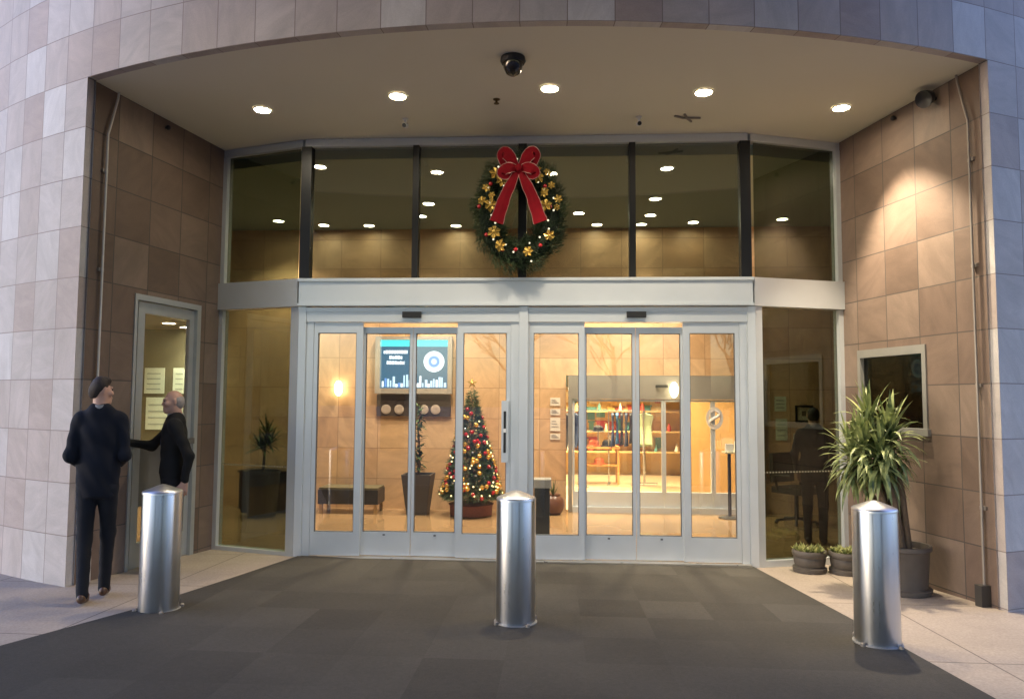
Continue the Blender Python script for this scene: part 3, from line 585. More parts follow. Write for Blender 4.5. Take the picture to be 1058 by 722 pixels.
for h in heads:
    m = MB()
    for k in range(72):
        u = k/72; az = k*2.39996+random.uniform(-.2, .2); el = R(86-132*u**.9+random.uniform(-9, 9))
        L = random.uniform(.26, .39)
        strap_leaf(m, (h[0], h[1], h[2]+.12*(1-u)-.10*u), az, el, L, random.uniform(.017, .027), random.uniform(.9, 2.8)*(.25+1.3*u))
    # keep leaves in front of the stone wall
    wx = lambda y: AR[0]+(AR[1]-y-by)*.2332-bx-.04
    m.v = [(min(x, AR[0]+(AR[1]-(y+by))*.2332-bx-.03), y, max(z, .02)) for x, y, z in m.v]
    m.build('leaf_head', YUC, t)
# two low bowls with succulents
SUCC = leaf_mat('succulent_leaf', (.16, .19, .06), (.42, .42, .16), 14, .45)
for px, py, lb, s_ in ((2.85, -.20, 'small ribbed bowl planter of pale succulents, left of the pair', .95), (3.19, -.25, 'small ribbed bowl planter of pale succulents, half hidden behind the bollard', .97)):
    t = empty('succulent_bowl', (px, py, G(px, py)), 0, lb, 'planter', 'succulent bowls beside the glass')
    MB().lathe([(.14*s_, 0), (.165*s_, .01), (.17*s_, .05), (.14*s_, .062), (.15*s_, .075), (.16*s_, .14), (.155*s_, .15), (.17*s_, .165), (.175*s_, .195), (.165*s_, .215), (.15*s_, .215), (.14*s_, .19), (.001, .185)], 32).build('bowl', TERRA, t, smooth=True)
    MB().lathe([(.142*s_, .19), (.001, .205)], 20, cap=False).build('soil', SOIL, t)
    m = MB()
    for q in range(11):
        a = q*2.4; rr = .035+.028*math.sqrt(q); cx, cy = rr*math.cos(a), rr*math.sin(a)
        for k in range(15):
            strap_leaf(m, (cx, cy, .20), k*2.4+q, R(78-62*k/15+random.uniform(-8, 8)), random.uniform(.05, .085), .013, .25, 3)
    m.build('succulent', SUCC, t)
# ------------------------------------------------------------------ wreath
t = empty('christmas_wreath', (-.045, -.20, 3.61), 0, 'large green Christmas wreath with a red bow hung on the middle clerestory mullion', 'wreath')
n = 15000; a = rng.uniform(0, 2*math.pi, n); q = rng.uniform(0, 2*math.pi, n); rr = .15*np.sqrt(rng.uniform(0, 1, n))*(1+.18*np.sin(a*9)+.1*np.sin(a*17+1))
A_, Bz = .34, .46
base = np.stack([np.cos(a)*(A_+rr*np.cos(q)), .62*rr*np.sin(q), np.sin(a)*(Bz+rr*1.15*np.cos(q))], 1)
dr_ = np.stack([np.cos(a)*np.cos(q)-.7*np.sin(a), np.sin(q)-.3, np.sin(a)*np.cos(q)+.7*np.cos(a)], 1)+rng.normal(0, .55, (n, 3))
WR = leaf_mat('wreath_needles', (.010, .026, .010), (.045, .08, .026), 6, .6)
cards('greenery', WR, t, needles(base, dr_, rng.uniform(.035, .075, n), .0032))
m = MB(); m.tube([(A_*math.cos(x), .01, Bz*math.sin(x)) for x in np.linspace(0, 2*math.pi, 49)], .085, 12); m.build('branch_ring', plain('dark_green_ring', (.008, .016, .008), .9, 0, .5, 20, .6), t, smooth=True)
FL = emit('fairy_light_bulb', (1, .88, .60), .10)
pr = MB().ball((0, 0, 0), .0105, 8).build('fairy_light', FL, t, smooth=True)
for k in range(24):
    x = 2*math.pi*k/24+random.uniform(-.1, .1)
    o = pr if k == 0 else pr.copy()
    if k: col.objects.link(o); o.parent = t
    g = random.uniform(-.10, .10); o.location = (math.cos(x)*(A_+g), -.115+abs(g)*.4, math.sin(x)*(Bz+g))
GOLD = plain('gold_petal', (.62, .42, .10), .35, .5, .3, 20)
def flower(rad):
    m = MB()
    for k in range(6):
        z = k*math.pi/3
        m.quad([(0, -.02, 0), (rad*math.cos(z-.42)*.75, -.03, rad*math.sin(z-.42)*.75), (rad*math.cos(z), -.012, rad*math.sin(z)), (rad*math.cos(z+.42)*.75, -.03, rad*math.sin(z+.42)*.75)])
    m.ball((0, -.03, 0), rad*.22, 8)
    return m
fp = flower(.062).build('gold_flower', GOLD, t)
spots_ = [(x, g) for x in (R(2), R(18), R(34), R(52), R(66), R(118), R(136), R(152), R(170)) for g in (-.06, .055)]+[(R(k_), 0.0) for k_ in (205, 240, 285, 325)]
for k, (x, g) in enumerate(spots_):
    o = fp if k == 0 else fp.copy()
    if k: col.objects.link(o); o.parent = t
    x += random.uniform(-.13, .13); g += random.uniform(-.04, .04); o.location = (math.cos(x)*(A_+g), -.11+random.uniform(-.02, .02), math.sin(x)*(Bz+g)); s_ = random.uniform(.55, 1.25); o.scale = (s_,)*3; o.rotation_euler = (random.uniform(-.4, .4), random.uniform(0, 1), random.uniform(-.4, .4))
REDB = plain('red_bauble', (.42, .012, .018), .2, 0, .1, coat=.6)
rp_ = MB().ball((0, 0, 0), .022, 12).build('red_bauble', REDB, t, smooth=True)
for k in range(12):
    o = rp_ if k == 0 else rp_.copy()
    if k: col.objects.link(o); o.parent = t
    x = k*2*math.pi/12+random.uniform(-.2, .2); g = random.uniform(-.08, .09); o.location = (math.cos(x)*(A_+g), -.105, math.sin(x)*(Bz+g))
RIB = plain('red_velvet_ribbon', (.19, .003, .009), .8, 0, .2, 20, spec=.15); SILV = plain('silver_ribbon_edge', (.42, .20, .18), .4, .3)
bow = empty('bow', (0, -.17, .42)); bow.parent = t; bow.scale = (.92, .8, .96)
def ribbon(name, pts, ws, par):
    """a strip through pts with half widths ws in x/z plane perpendicular, thick, edged in silver"""
    P0 = [Vector(p) for p in pts]; W0 = list(ws); P = []; ws = []
    for i in range(len(P0)-1):                       # smooth curve through the given points
        a, b_, c, d = P0[max(i-1, 0)], P0[i], P0[i+1], P0[min(i+2, len(P0)-1)]
        for q in range(5):
            u = q/5; P.append(.5*((2*b_)+(c-a)*u+(2*a-5*b_+4*c-d)*u*u+(3*b_-a-3*c+d)*u**3)); ws.append(W0[i]*(1-u)+W0[i+1]*u+.003*math.sin(5*i+q*1.3))
    P.append(P0[-1]); ws.append(W0[-1])
    m = MB(); rows = []
    for i, p in enumerate(P):
        d = (P[min(i+1, len(P)-1)]-P[max(0, i-1)]).normalized(); sdir = Vector((0, 1, 0)).cross(d); sdir = sdir.normalized() if sdir.length > 1e-4 else Vector((1, 0, 0))
        rows.append((p-sdir*ws[i], p, p+sdir*ws[i], sdir))
    for i in range(len(P)-1):
        a, b_ = rows[i], rows[i+1]
        y = Vector((0, -.012, 0)); y2 = Vector((0, .004, 0))
        m.quad([a[0], a[1]+y, b_[1]+y, b_[0]]); m.quad([a[1]+y, a[2], b_[2], b_[1]+y])
        m.quad([b_[0]+y2, b_[1]+y2, a[1]+y2, a[0]+y2]); m.quad([b_[1]+y2, b_[2]+y2, a[2]+y2, a[1]+y2])
        for s_ in (0, 2):
            e0, e1 = a[s_], b_[s_]; w = .0055*(1 if s_ else -1)
            m.quad([e0+Vector((0, -.003, 0)), e0+a[3]*w+Vector((0, -.003, 0)), e1+b_[3]*w+Vector((0, -.003, 0)), e1+Vector((0, -.003, 0))], None, 1)
    return m.build(name, [RIB, SILV], par, smooth=True)
for s_ in (-1, 1):
    ribbon('bow_loop', [(s_*.01, 0, 0), (s_*.06, -.05, .07), (s_*.12, -.085, .135), (s_*.165, -.075, .16), (s_*.185, -.04, .13), (s_*.15, -.015, .06), (s_*.02, -.01, -.01)], [.02, .05, .068, .06, .05, .05, .02], bow)
    ribbon('bow_loop', [(s_*.01, -.01, -.01), (s_*.07, -.06, .0), (s_*.15, -.08, -.02), (s_*.19, -.05, -.06), (s_*.14, -.03, -.07), (s_*.02, -.01, -.03)], [.02, .05, .055, .045, .045, .02], bow)
    ribbon('bow_tail', [(s_*.01, -.02, -.01), (s_*.07, -.03, -.14), (s_*.14, -.02, -.28), (s_*.19, -.03, -.42), (s_*.245, -.015, -.58)], [.025, .05, .06, .066, .075], bow)
MB().ball((0, -.05, 0), .038, 12, sz=1.2).build('bow_knot', RIB, bow, smooth=True)
# ------------------------------------------------------------------ lobby furnishings
t = empty('christmas_tree', (-.875, 2.95, .006), 0, 'decorated Christmas tree with gold and red baubles inside the lobby', 'tree')
H_, R0 = 1.60, .47
n = 20000; z = 1-np.sqrt(rng.uniform(0, 1, n)); az = rng.uniform(0, 2*math.pi, n)
lay = .82+.18*np.abs(np.sin(z*34+.6*np.sin(az*5))); rad = R0*(1-z)*lay*np.sqrt(rng.uniform(.25, 1, n))+.012
base = np.stack([rad*np.cos(az), rad*np.sin(az), .24+z*H_], 1)
dr_ = np.stack([np.cos(az), np.sin(az), np.full(n, -.15)], 1)+rng.normal(0, .5, (n, 3))
TREEL = leaf_mat('fir_needles', (.02, .05, .018), (.09, .14, .05), 8, .6)
cards('foliage', TREEL, t, needles(base, dr_, rng.uniform(.04, .085, n), .004))
MB().tube([(0, 0, .1), (0, 0, 1.7)], [.035, .006], 8).build('trunk', BARK, t)
MB().lathe([(.26, 0), (.30, .01), (.31, .15), (.33, .165), (.31, .17), (.28, .16), (.001, .15)], 32).build('basket', plain('red_brown_basket', (.20, .055, .03), .6, 0, .4, 40, .4), t, smooth=True)
GB = plain('gold_bauble', (.85, .52, .12), .16, .75, .05)
def scatter(proto, cnt, off, zmax=.97):
    for k in range(cnt):
        o = proto if k == 0 else proto.copy()
        if k: col.objects.link(o); o.parent = t
        zz = 1-math.sqrt(random.uniform(1-zmax, .97)); aa = k*2.39996+random.uniform(-.3, .3); r_ = R0*(1-zz)*.93+off
        o.location = (r_*math.cos(aa), r_*math.sin(aa), .26+zz*H_)
scatter(MB().ball((0, 0, 0), .036, 12).build('gold_bauble', GB, t, smooth=True), 98, .02)
scatter(MB().ball((0, 0, 0), .030, 12).build('red_bauble', REDB, t, smooth=True), 85, .02)
scatter(MB().ball((0, 0, 0), .011, 8).build('fairy_light', emit('tree_bulb', (1, .72, .3), .35), t, smooth=True), 90, .03)
scatter(MB().ball((0, 0, 0), .018, 8).build('silver_bauble', plain('pale_blue_bauble', (.55, .6, .7), .15, .6), t, smooth=True), 40, .015)
m = MB()
for k in range(5):
    a0 = R(90+72*k); m.quad([(.03*math.cos(a0-.63), -.012, .03*math.sin(a0-.63)), (0, -.025, 0), (.03*math.cos(a0+.63), -.012, .03*math.sin(a0+.63)), (.085*math.cos(a0), 0, .085*math.sin(a0))])
m.build('star', GB, t, loc=(0, 0, .24+H_+.06))
# bench
t = empty('upholstered_bench', (-2.66, 3.08, .006), 0, 'low dark leather bench with lighter top edge against the orange lobby wall', 'bench')
MB().box(-.44, .44, -.22, .22, .14, .345).build('seat', LEATHER, t, .02)
MB().box(-.43, .43, -.21, .21, .346, .375).build('cushion_top', plain('olive_leather', (.13, .115, .065), .4), t, .012)
for sx in (-1, 1):
    for sy in (-1, 1): MB().box(sx*.40-.022, sx*.40+.022, sy*.18-.022, sy*.18+.022, 0, .139).build('leg', plain('oak_leg', (.45, .28, .11), .5), t, .003)
# tall tapered planter with a thin climbing plant
t = empty('tall_planter', (-1.66, 3.02, .006), 0, 'tall grey tapered planter with a slim climbing plant below the screen', 'potted plant')
m = MB(); r0, r1, hh = .145, .215, .575
for k in range(4):
    c = [(-1, -1), (1, -1), (1, 1), (-1, 1)]; a, b_ = c[k], c[(k+1) % 4]
    m.quad([(a[0]*r0, a[1]*r0, 0), (b_[0]*r0, b_[1]*r0, 0), (b_[0]*r1, b_[1]*r1, hh), (a[0]*r1, a[1]*r1, hh)])
    m.quad([(a[0]*r1, a[1]*r1, hh), (b_[0]*r1, b_[1]*r1, hh), (b_[0]*.185, b_[1]*.185, hh), (a[0]*.185, a[1]*.185, hh)])
    m.quad([(a[0]*.185, a[1]*.185, hh), (b_[0]*.185, b_[1]*.185, hh), (b_[0]*.18, b_[1]*.18, hh-.04), (a[0]*.18, a[1]*.18, hh-.04)])
m.quad([(-r0, -r0, .001), (-r0, r0, .001), (r0, r0, .001), (r0, -r0, .001)]); m.build('pot', plain('charcoal_planter', (.06, .055, .05), .5), t)
MB().box(-.181, .181, -.181, .181, hh-.06, hh-.045).build('soil', SOIL, t)
MB().tube([(0, 0, hh-.05), (.01, 0, .9), (-.02, .01, 1.25), (.03, 0, 1.5)], [.02, .016, .012, .006]).build('stem', BARK, t, smooth=True)
IND = leaf_mat('indoor_leaf', (.02, .05, .012), (.10, .15, .04), 9, .45)
m = MB()
for k in range(130):
    zz = hh+random.uniform(.05, .98); strap_leaf(m, (random.uniform(-.03, .03), random.uniform(-.03, .03), zz), random.uniform(0, 6.28), R(random.uniform(-20, 60)), random.uniform(.08, .17), .022, .9, 4)
m.build('foliage', IND, t)
# left planter with dracaena, cabinet behind
t = empty('round_planter', (-3.80, 2.55, .006), 0, 'round dark planter with a small dracaena behind the left side pane', 'potted plant')
MB().lathe([(.19, 0), (.22, .3), (.235, .6), (.25, .61), (.25, .64), (.22, .64), (.21, .58), (.001, .57)], 28).build('pot', plain('dark_olive_pot', (.035, .03, .02), .5), t, smooth=True)
MB().lathe([(.212, .575), (.001, .60)], 20, cap=False).build('soil', SOIL, t)
MB().tube([(0, 0, .58), (.02, 0, .95), (.05, 0, 1.15)], [.022, .018, .014]).build('trunk', BARK, t, smooth=True)
m = MB()
for hx, hz in ((.05, 1.15), (-.03, .95), (.08, 1.0)):
    for k in range(34): strap_leaf(m, (hx, 0, hz), k*2.4, R(80-95*(k/34)), random.uniform(.22, .36), .017, .9, 5)
m.build('foliage', IND, t)
t = empty('low_cabinet', (-3.83, 3.0, .006), 0, 'low dark cabinet standing behind the round planter', 'cabinet')
MB().box(-.44, .40, -.15, .22, .05, .58).build('carcass', plain('dark_wood', (.03, .02, .012), .4), t, .006)
MB().box(-.46, .42, -.17, .24, .581, .61).build('top', plain('dark_wood_top', (.05, .032, .018), .35), t, .004)
for s_ in (-.23, .19): MB().box(s_-.19, s_+.19, -.166, -.151, .08, .56).build('door', plain('dark_wood_door', (.035, .022, .013), .4), t, .003)
MB().box(-.42, .38, -.12, .2, 0, .049).build('plinth', DARK, t)
# information screen
t = empty('information_screen', (-1.825, YB, 0), 0, 'wall screen in a pale frame showing a teal, blue and white welcome slide', 'screen')
m = MB(); m.box(-.59, .59, -.10, -.02, 1.75, 1.83); m.box(-.59, .59, -.10, -.02, 2.57, 2.62); m.box(-.59, -.52, -.10, -.02, 1.83, 2.57); m.box(.525, .59, -.10, -.02, 1.83, 2.57); m.box(-.5, .5, -.02, -.002, 1.9, 2.5)
m.build('frame', plain('pale_screen_frame', (.36, .32, .28), .5), t, .006)
def scr(name, c, s_): return emit(name, c, s_*.06)
sm = [scr('screen_navy', (.05, .16, .26), 1.6), scr('screen_teal', (.10, .75, .72), 2.2), scr('screen_white', (.85, .95, 1), 2.6), scr('screen_blue', (.16, .35, .75), 1.8), scr('screen_pale', (.55, .75, .9), 2.2)]
m = MB(); y0 = -.06
def rect(x0, x1, z0, z1, k, dy=0): m.quad([(x0, y0-dy, z0), (x1, y0-dy, z0), (x1, y0-dy, z1), (x0, y0-dy, z1)], None, k)
rect(-.52, .525, 1.83, 2.57, 0); rect(-.52, .525, 2.47, 2.57, 1, .002)
for r_, (x0, x1) in enumerate(((-.47, -.10), (-.38, -.18), (-.42, -.14))):     # three illegible lines of bold white lettering
    x = x0
    while x < x1:
        w = random.uniform(.022, .04); z_ = 2.385-r_*.082
        rect(x, min(x+w, x1), z_-.026, z_+.026*random.choice((1, 1, .7)), 2, .002); x += w+.008
N = 28
for k in range(N):
    a, b_ = 2*math.pi*k/N, 2*math.pi*(k+1)/N; cx, cz = .31, 2.24
    for q0, q1, mi in ((0.001, .045, 4), (.045, .085, 3), (.085, .135, 4), (.135, .16, 2)):
        m.quad([(cx+q0*math.cos(a), y0-.002, cz+q0*math.sin(a)), (cx+q0*math.cos(b_), y0-.002, cz+q0*math.sin(b_)), (cx+q1*math.cos(b_), y0-.002, cz+q1*math.sin(b_)), (cx+q1*math.cos(a), y0-.002, cz+q1*math.sin(a))][::-1], None, mi)
for k in range(24):                                                       # the row of little figures along the bottom
    x = -.49+k*.0415; h = random.uniform(.03, .19)
    rect(x, x+random.uniform(.02, .041), 1.85, 1.85+h, random.choice((2, 4, 4, 3)), .002)
m.build('display', sm, t)
t = empty('screen_backboard', (-1.825, YB, 1.57), 0, 'dark recessed board under the information screen, its pale reflections modelled as discs', 'board')
MB().box(-.57, .57, -.035, -.003, -.165, .165).build('panel', plain('dark_board', (.07, .05, .04), .4), t, .004)
for x in (-.42, -.22, .16, .34):  # pale discs stand in for reflections on the dark board
    m = MB(); m.lathe([(.001, 0), (.06, .004), (.075, .012), (.055, .018), (.02, .014)], 18, M=Matrix.Translation((x, -.036, -.06)) @ Matrix.Rotation(R(90), 4, 'X')); m.build('reflection_disc', plain('painted_reflection', (.45, .36, .30), .6), t, smooth=True)
# notices on the wall left of the inner doors
for k, (z0, z1) in enumerate(((1.58, 1.70), (1.44, 1.53), (1.20, 1.40), (1.07, 1.16))):
    o = MB().box(-.075, .075, -.012, -.002, 0, z1-z0).build('wall_notice', plain('cream_paper', (.70, .62, .52), .7), None, loc=(.335, YB, z0))
    tag(o, ['topmost of four pale notices on the orange wall left of the inner doors', 'second notice from the top left of the inner doors', 'large third notice from the top left of the inner doors', 'lowest of four pale notices on the orange wall left of the inner doors'][k], 'notice', 'notices left of the inner doors')
    for j in range(3):
        MB().box(-.055, .05-.02*j, -.0145, -.0125, (z1-z0)*(.3+.2*j), (z1-z0)*(.3+.2*j)+.012).build('print', plain('grey_print', (.3, .27, .25), .7), o)
# bin and pot near the centre
t = empty('waste_bin', (.19, .52, .006), 0, 'slim black waste bin with grey lid just inside the doors by the centre post', 'bin')
MB().box(-.085, .085, -.12, .12, 0, .70).build('body', DARK, t, .01); MB().box(-.10, .10, -.135, .135, .701, .79).build('lid', plain('grey_lid', (.32, .31, .28), .5), t, .015)
t = empty('round_clay_pot', (.31, 3.15, .006), 0, 'round brown clay pot with sprigs on the lobby floor beside the black bin', 'potted plant')
MB().lathe([(.09, 0), (.13, .03), (.165, .13), (.15, .22), (.10, .27), (.11, .29), (.085, .28), (.001, .25)], 26).build('pot', plain('brown_clay', (.12, .05, .03), .3), t, smooth=True)
m = MB()
for k in range(24): strap_leaf(m, (0, 0, .26), k*2.4, R(random.uniform(55, 88)), random.uniform(.12, .28), .006, .3, 4)
m.build('sprigs', IND, t)
# right side pane: wall pictures, switch, chair
for k, (x, z, w, h, nm_, lb) in enumerate(((3.68, 1.63, .085, .11, 'wall_paper_sheet', 'upper pale sheet of paper on the wall behind the right side pane'), (3.69, 1.25, .085, .16, 'wall_paper_sheet', 'lower pale sheet of paper on the wall behind the right side pane'), (4.02, 1.485, .13, .125, 'picture_frame', 'black framed picture on the wall behind the right side pane'), (3.915, 1.135, .055, .06, 'thermostat', 'small white thermostat below the black framed picture'))):
    if nm_ == 'picture_frame':
        t = empty(nm_, (x, YB, z), 0, lb, 'picture'); 
        m = MB()
        for q in ((-w, -w+.03, -h, h), (w-.03, w, -h, h), (-w+.03, w-.03, -h, -h+.03), (-w+.03, w-.03, h-.03, h)): m.box(q[0], q[1], -.03, -.002, q[2], q[3])
        m.build('frame', DARK, t); MB().box(-w+.03, w-.03, -.018, -.003, -h+.03, h-.03).build('print', plain('pale_print', (.6, .55, .4), .6, 0, .5, 30), t)
        MB().box(-.035, .03, -.021, -.0185, -.03, .04).build('figure', plain('dark_print', (.12, .10, .07), .6), t)
    else:
        o = MB().box(-w, w, -.022 if nm_ == 'thermostat' else -.008, -.002, -h, h).build(nm_, plain('pale_green_paper' if k < 2 else 'thermostat_white', (.62, .66, .52) if k < 2 else (.7, .68, .6), .6), None, .002, loc=(x, YB, z))
        tag(o, lb, 'paper' if k < 2 else 'thermostat', 'paper sheets behind the right pane' if k < 2 else None)
        if k < 2:
            for j in range(3): MB().box(-w+.02, w-.03, -.0105, -.0085, -h*.6+j*h*.5, -h*.6+j*h*.5+.015).build('print', plain('grey_print2', (.3, .33, .28), .7), o)
t = empty('office_chair', (3.62, 2.6, .006), R(35), 'dark office chair behind the right side pane', 'chair')
MB().box(-.24, .24, -.24, .22, .42, .50).build('seat', LEATHER, t, .03)
MB().box(-.22, .22, .20, .26, .55, .95).build('backrest', LEATHER, t, .025)
MB().tube([(0, 0, .06), (0, 0, .42)], .028).build('column', DARK, t)
m = MB()
for k in range(5): m.tube([(0, 0, .08), (.27*math.cos(k*1.2566), .27*math.sin(k*1.2566), .05)], [.022, .015]); m.ball((.27*math.cos(k*1.2566), .27*math.sin(k*1.2566), .028), .027, 10)
m.build('wheel_base', DARK, t, smooth=True)
for s_ in (-1, 1): MB().tube([(s_*.24, .12, .46), (s_*.28, .12, .66), (s_*.28, -.12, .67)], .018).build('armrest', DARK, t, smooth=True)
t = empty('lectern_stand', (2.90, 3.02, .006), 0, 'thin stand with a lit yellow tray behind the right sliding doors', 'stand')
MB().tube([(-.08, 0, 0), (-.08, 0, .92)], .025).build('post', DARK, t); MB().lathe([(.16, 0), (.16, .015), (.03, .03)], 20, (-.08, 0)).build('foot', DARK, t)
MB().box(-.16, .18, -.12, .12, .92, .94).build('tray', plain('pale_tray', (.6, .55, .35), .4), t, .003)
MB().box(.0, .17, -.03, .03, .941, 1.09).build('lit_card', emit('lit_card', (1, .9, .5), .12), t); MB().box(-.13, -.02, -.03, .03, .941, 1.05).build('card', WHITE, t)
# left lobby end seen through the staff door
for k, (x, z, w, h) in enumerate(((-5.93, 1.93, .16, .20), (-5.52, 1.93, .11, .20), (-5.75, 1.42, .30, .25))):
    o = MB().box(-w, w, -.015, -.002, -h, h).build('wall_poster', plain('pale_green_poster', (.62, .72, .55), .6), None, loc=(x, YB, z))
    tag(o, ['upper left pale poster on the wall seen through the staff door', 'upper right pale poster on the wall seen through the staff door', 'large lower pale poster on the wall seen through the staff door'][k], 'poster', 'posters behind the staff door')
    for j in range(4): MB().box(-w+.04, w-.06, -.0175, -.0155, -h*.7+j*h*.4, -h*.7+j*h*.4+.02).build('print', plain('grey_print3', (.35, .42, .34), .7), o)
o = MB().box(-.10, .10, -.05, -.002, 0, 2.7).build('wood_pilaster', WOOD, None, .004, loc=(-6.28, YB, .006)); tag(o, 'upright orange wood trim board behind the staff door glass', 'trim board')
# ------------------------------------------------------------------ the shop
GARM = [plain('navy_cloth', (.02, .035, .09), .9, 0, .3, 20), plain('black_cloth', (.012, .012, .014), .9, 0, .3, 20), plain('pale_green_cloth', (.42, .52, .34), .9, 0, .15, 20), plain('blue_cloth', (.05, .16, .38), .9, 0, .2, 20), plain('rust_cloth', (.35, .08, .03), .9, 0, .2, 20)]
def garment(parent, x, mt, z=1.42):
    m = MB(); pr_ = [(.02, 0), (.16, -.05), (.18, -.09), (.14, -.26), (.155, -.52), (.16, -.64+.05*math.sin(x*40))]
    rows = []
    for w, dz in pr_: rows.append([(x+.035*math.sin(k/8*6.28+dz*6), w*math.cos(k*math.pi/4), z+dz) for k in range(8)])
    for i in range(len(rows)-1):
        for k in range(8): k2 = (k+1) % 8; m.quad([rows[i][k], rows[i][k2], rows[i+1][k2], rows[i+1][k]])
    m.build('garment', mt, parent, smooth=True)
def rack(x, y, rz, w, cols, lb):
    t = empty('garment_rack', (x, y, 0), rz, lb, 'clothes rack', 'garment racks in the shop')
    MB().tube([(-w, 0, 1.45), (w, 0, 1.45)], .014).build('rail', GREYMETAL, t)
    for s_ in (-w, w): MB().tube([(s_, 0, 0), (s_, 0, 1.45)], .014).build('post', GREYMETAL, t); MB().box(s_-.015, s_+.015, -.25, .25, 0, .03).build('foot', GREYMETAL, t)
    for k, c in enumerate(cols): garment(t, -w+.08+k*(2*w-.16)/max(1, len(cols)-1), GARM[c])
    return t
rack(.58, 6.6, R(20), .32, [1, 0, 1, 1, 0, 1], 'rack of navy and black clothes left of the shop entrance')
rack(1.66, 7.1, R(-10), .26, [0, 3, 1, 0, 1], 'rack of dark clothes with a bright blue one, in the middle of the shop')
rack(2.10, 7.1, R(80), .22, [2, 2, 2], 'rack of pale green clothes right of the shop entrance')
t = empty('display_table', (1.22, 7.3, 0), 0, 'wooden display table with hats in the shop', 'table')
MB().box(-.40, .40, -.25, .25, .70, .74).build('tabletop', WOOD, t, .004); MB().box(-.36, .36, -.2, .2, .36, .385).build('shelf', WOOD, t, .004)
for sx in (-1, 1):
    for sy in (-1, 1): MB().box(sx*.37-.02, sx*.37+.02, sy*.21-.02, sy*.21+.02, 0, .699).build('leg', WOOD, t)
for k, (x, z, c, lb) in enumerate(((-.10, .742, 4, 'rust red hat on the shop display table'), (.16, .742, 1, 'black hat on the right of the shop display table'), (.0, .387, 4, 'rust red hat on the lower shelf of the display table'), (-.02, 1.03, 1, 'dark hat on a stand above the display table'))):
    t = empty('hat', (1.22+x, 7.25, z), 0, lb, 'hat', 'hats on the display table')
    MB().lathe([(.17, 0), (.17, .01), (.10, .02), (.095, .09), (.06, .125), (.001, .13)], 20).build('brim_and_crown', GARM[c], t, smooth=True)
    if k == 3: MB().tube([(0, 0, 0), (0, 0, -.288)], .012).build('stand', GREYMETAL, t)
t = empty('wall_shelving', (1.2, 9.05, 0), 0, 'lit wall shelving of small goods at the back of the shop', 'shelving')
for z in (.5, .95, 1.4, 1.85): MB().box(-1.6, 2.4, -.3, .10, z, z+.03).build('shelf', plain('shelf_wood', (.5, .33, .14), .5), t, .003)
gm = [plain('goods_'+n_, c, .6) for n_, c in (('cream', (.6, .5, .3)), ('red', (.4, .06, .04)), ('teal', (.08, .25, .25)), ('ochre', (.5, .3, .08)), ('white', (.7, .68, .62)))]
for k in range(96):
    z = (.53, .98, 1.43, 1.88)[k % 4]; x = -1.5+(k//4)*.16+random.uniform(-.03, .03); w = random.uniform(.03, .055)
    m = MB()
    if k % 3: hh_ = random.uniform(.08, .22); m.box(x-w*1.2, x+w*1.2, -.16, -.03, 0, hh_); m.box(x-w, x+w*.9, -.15, -.05, hh_+.001, hh_+random.uniform(.01, .05))
    else: m.lathe([(w, 0), (w*1.05, .02), (w*random.uniform(.7, 1.1), random.uniform(.07, .12)), (w*.4, .15), (w*.45, .17)], 10, (x, -.1)); o = m.build('shelf_item', gm[k % 5], t, smooth=True, loc=(0, 0, z))
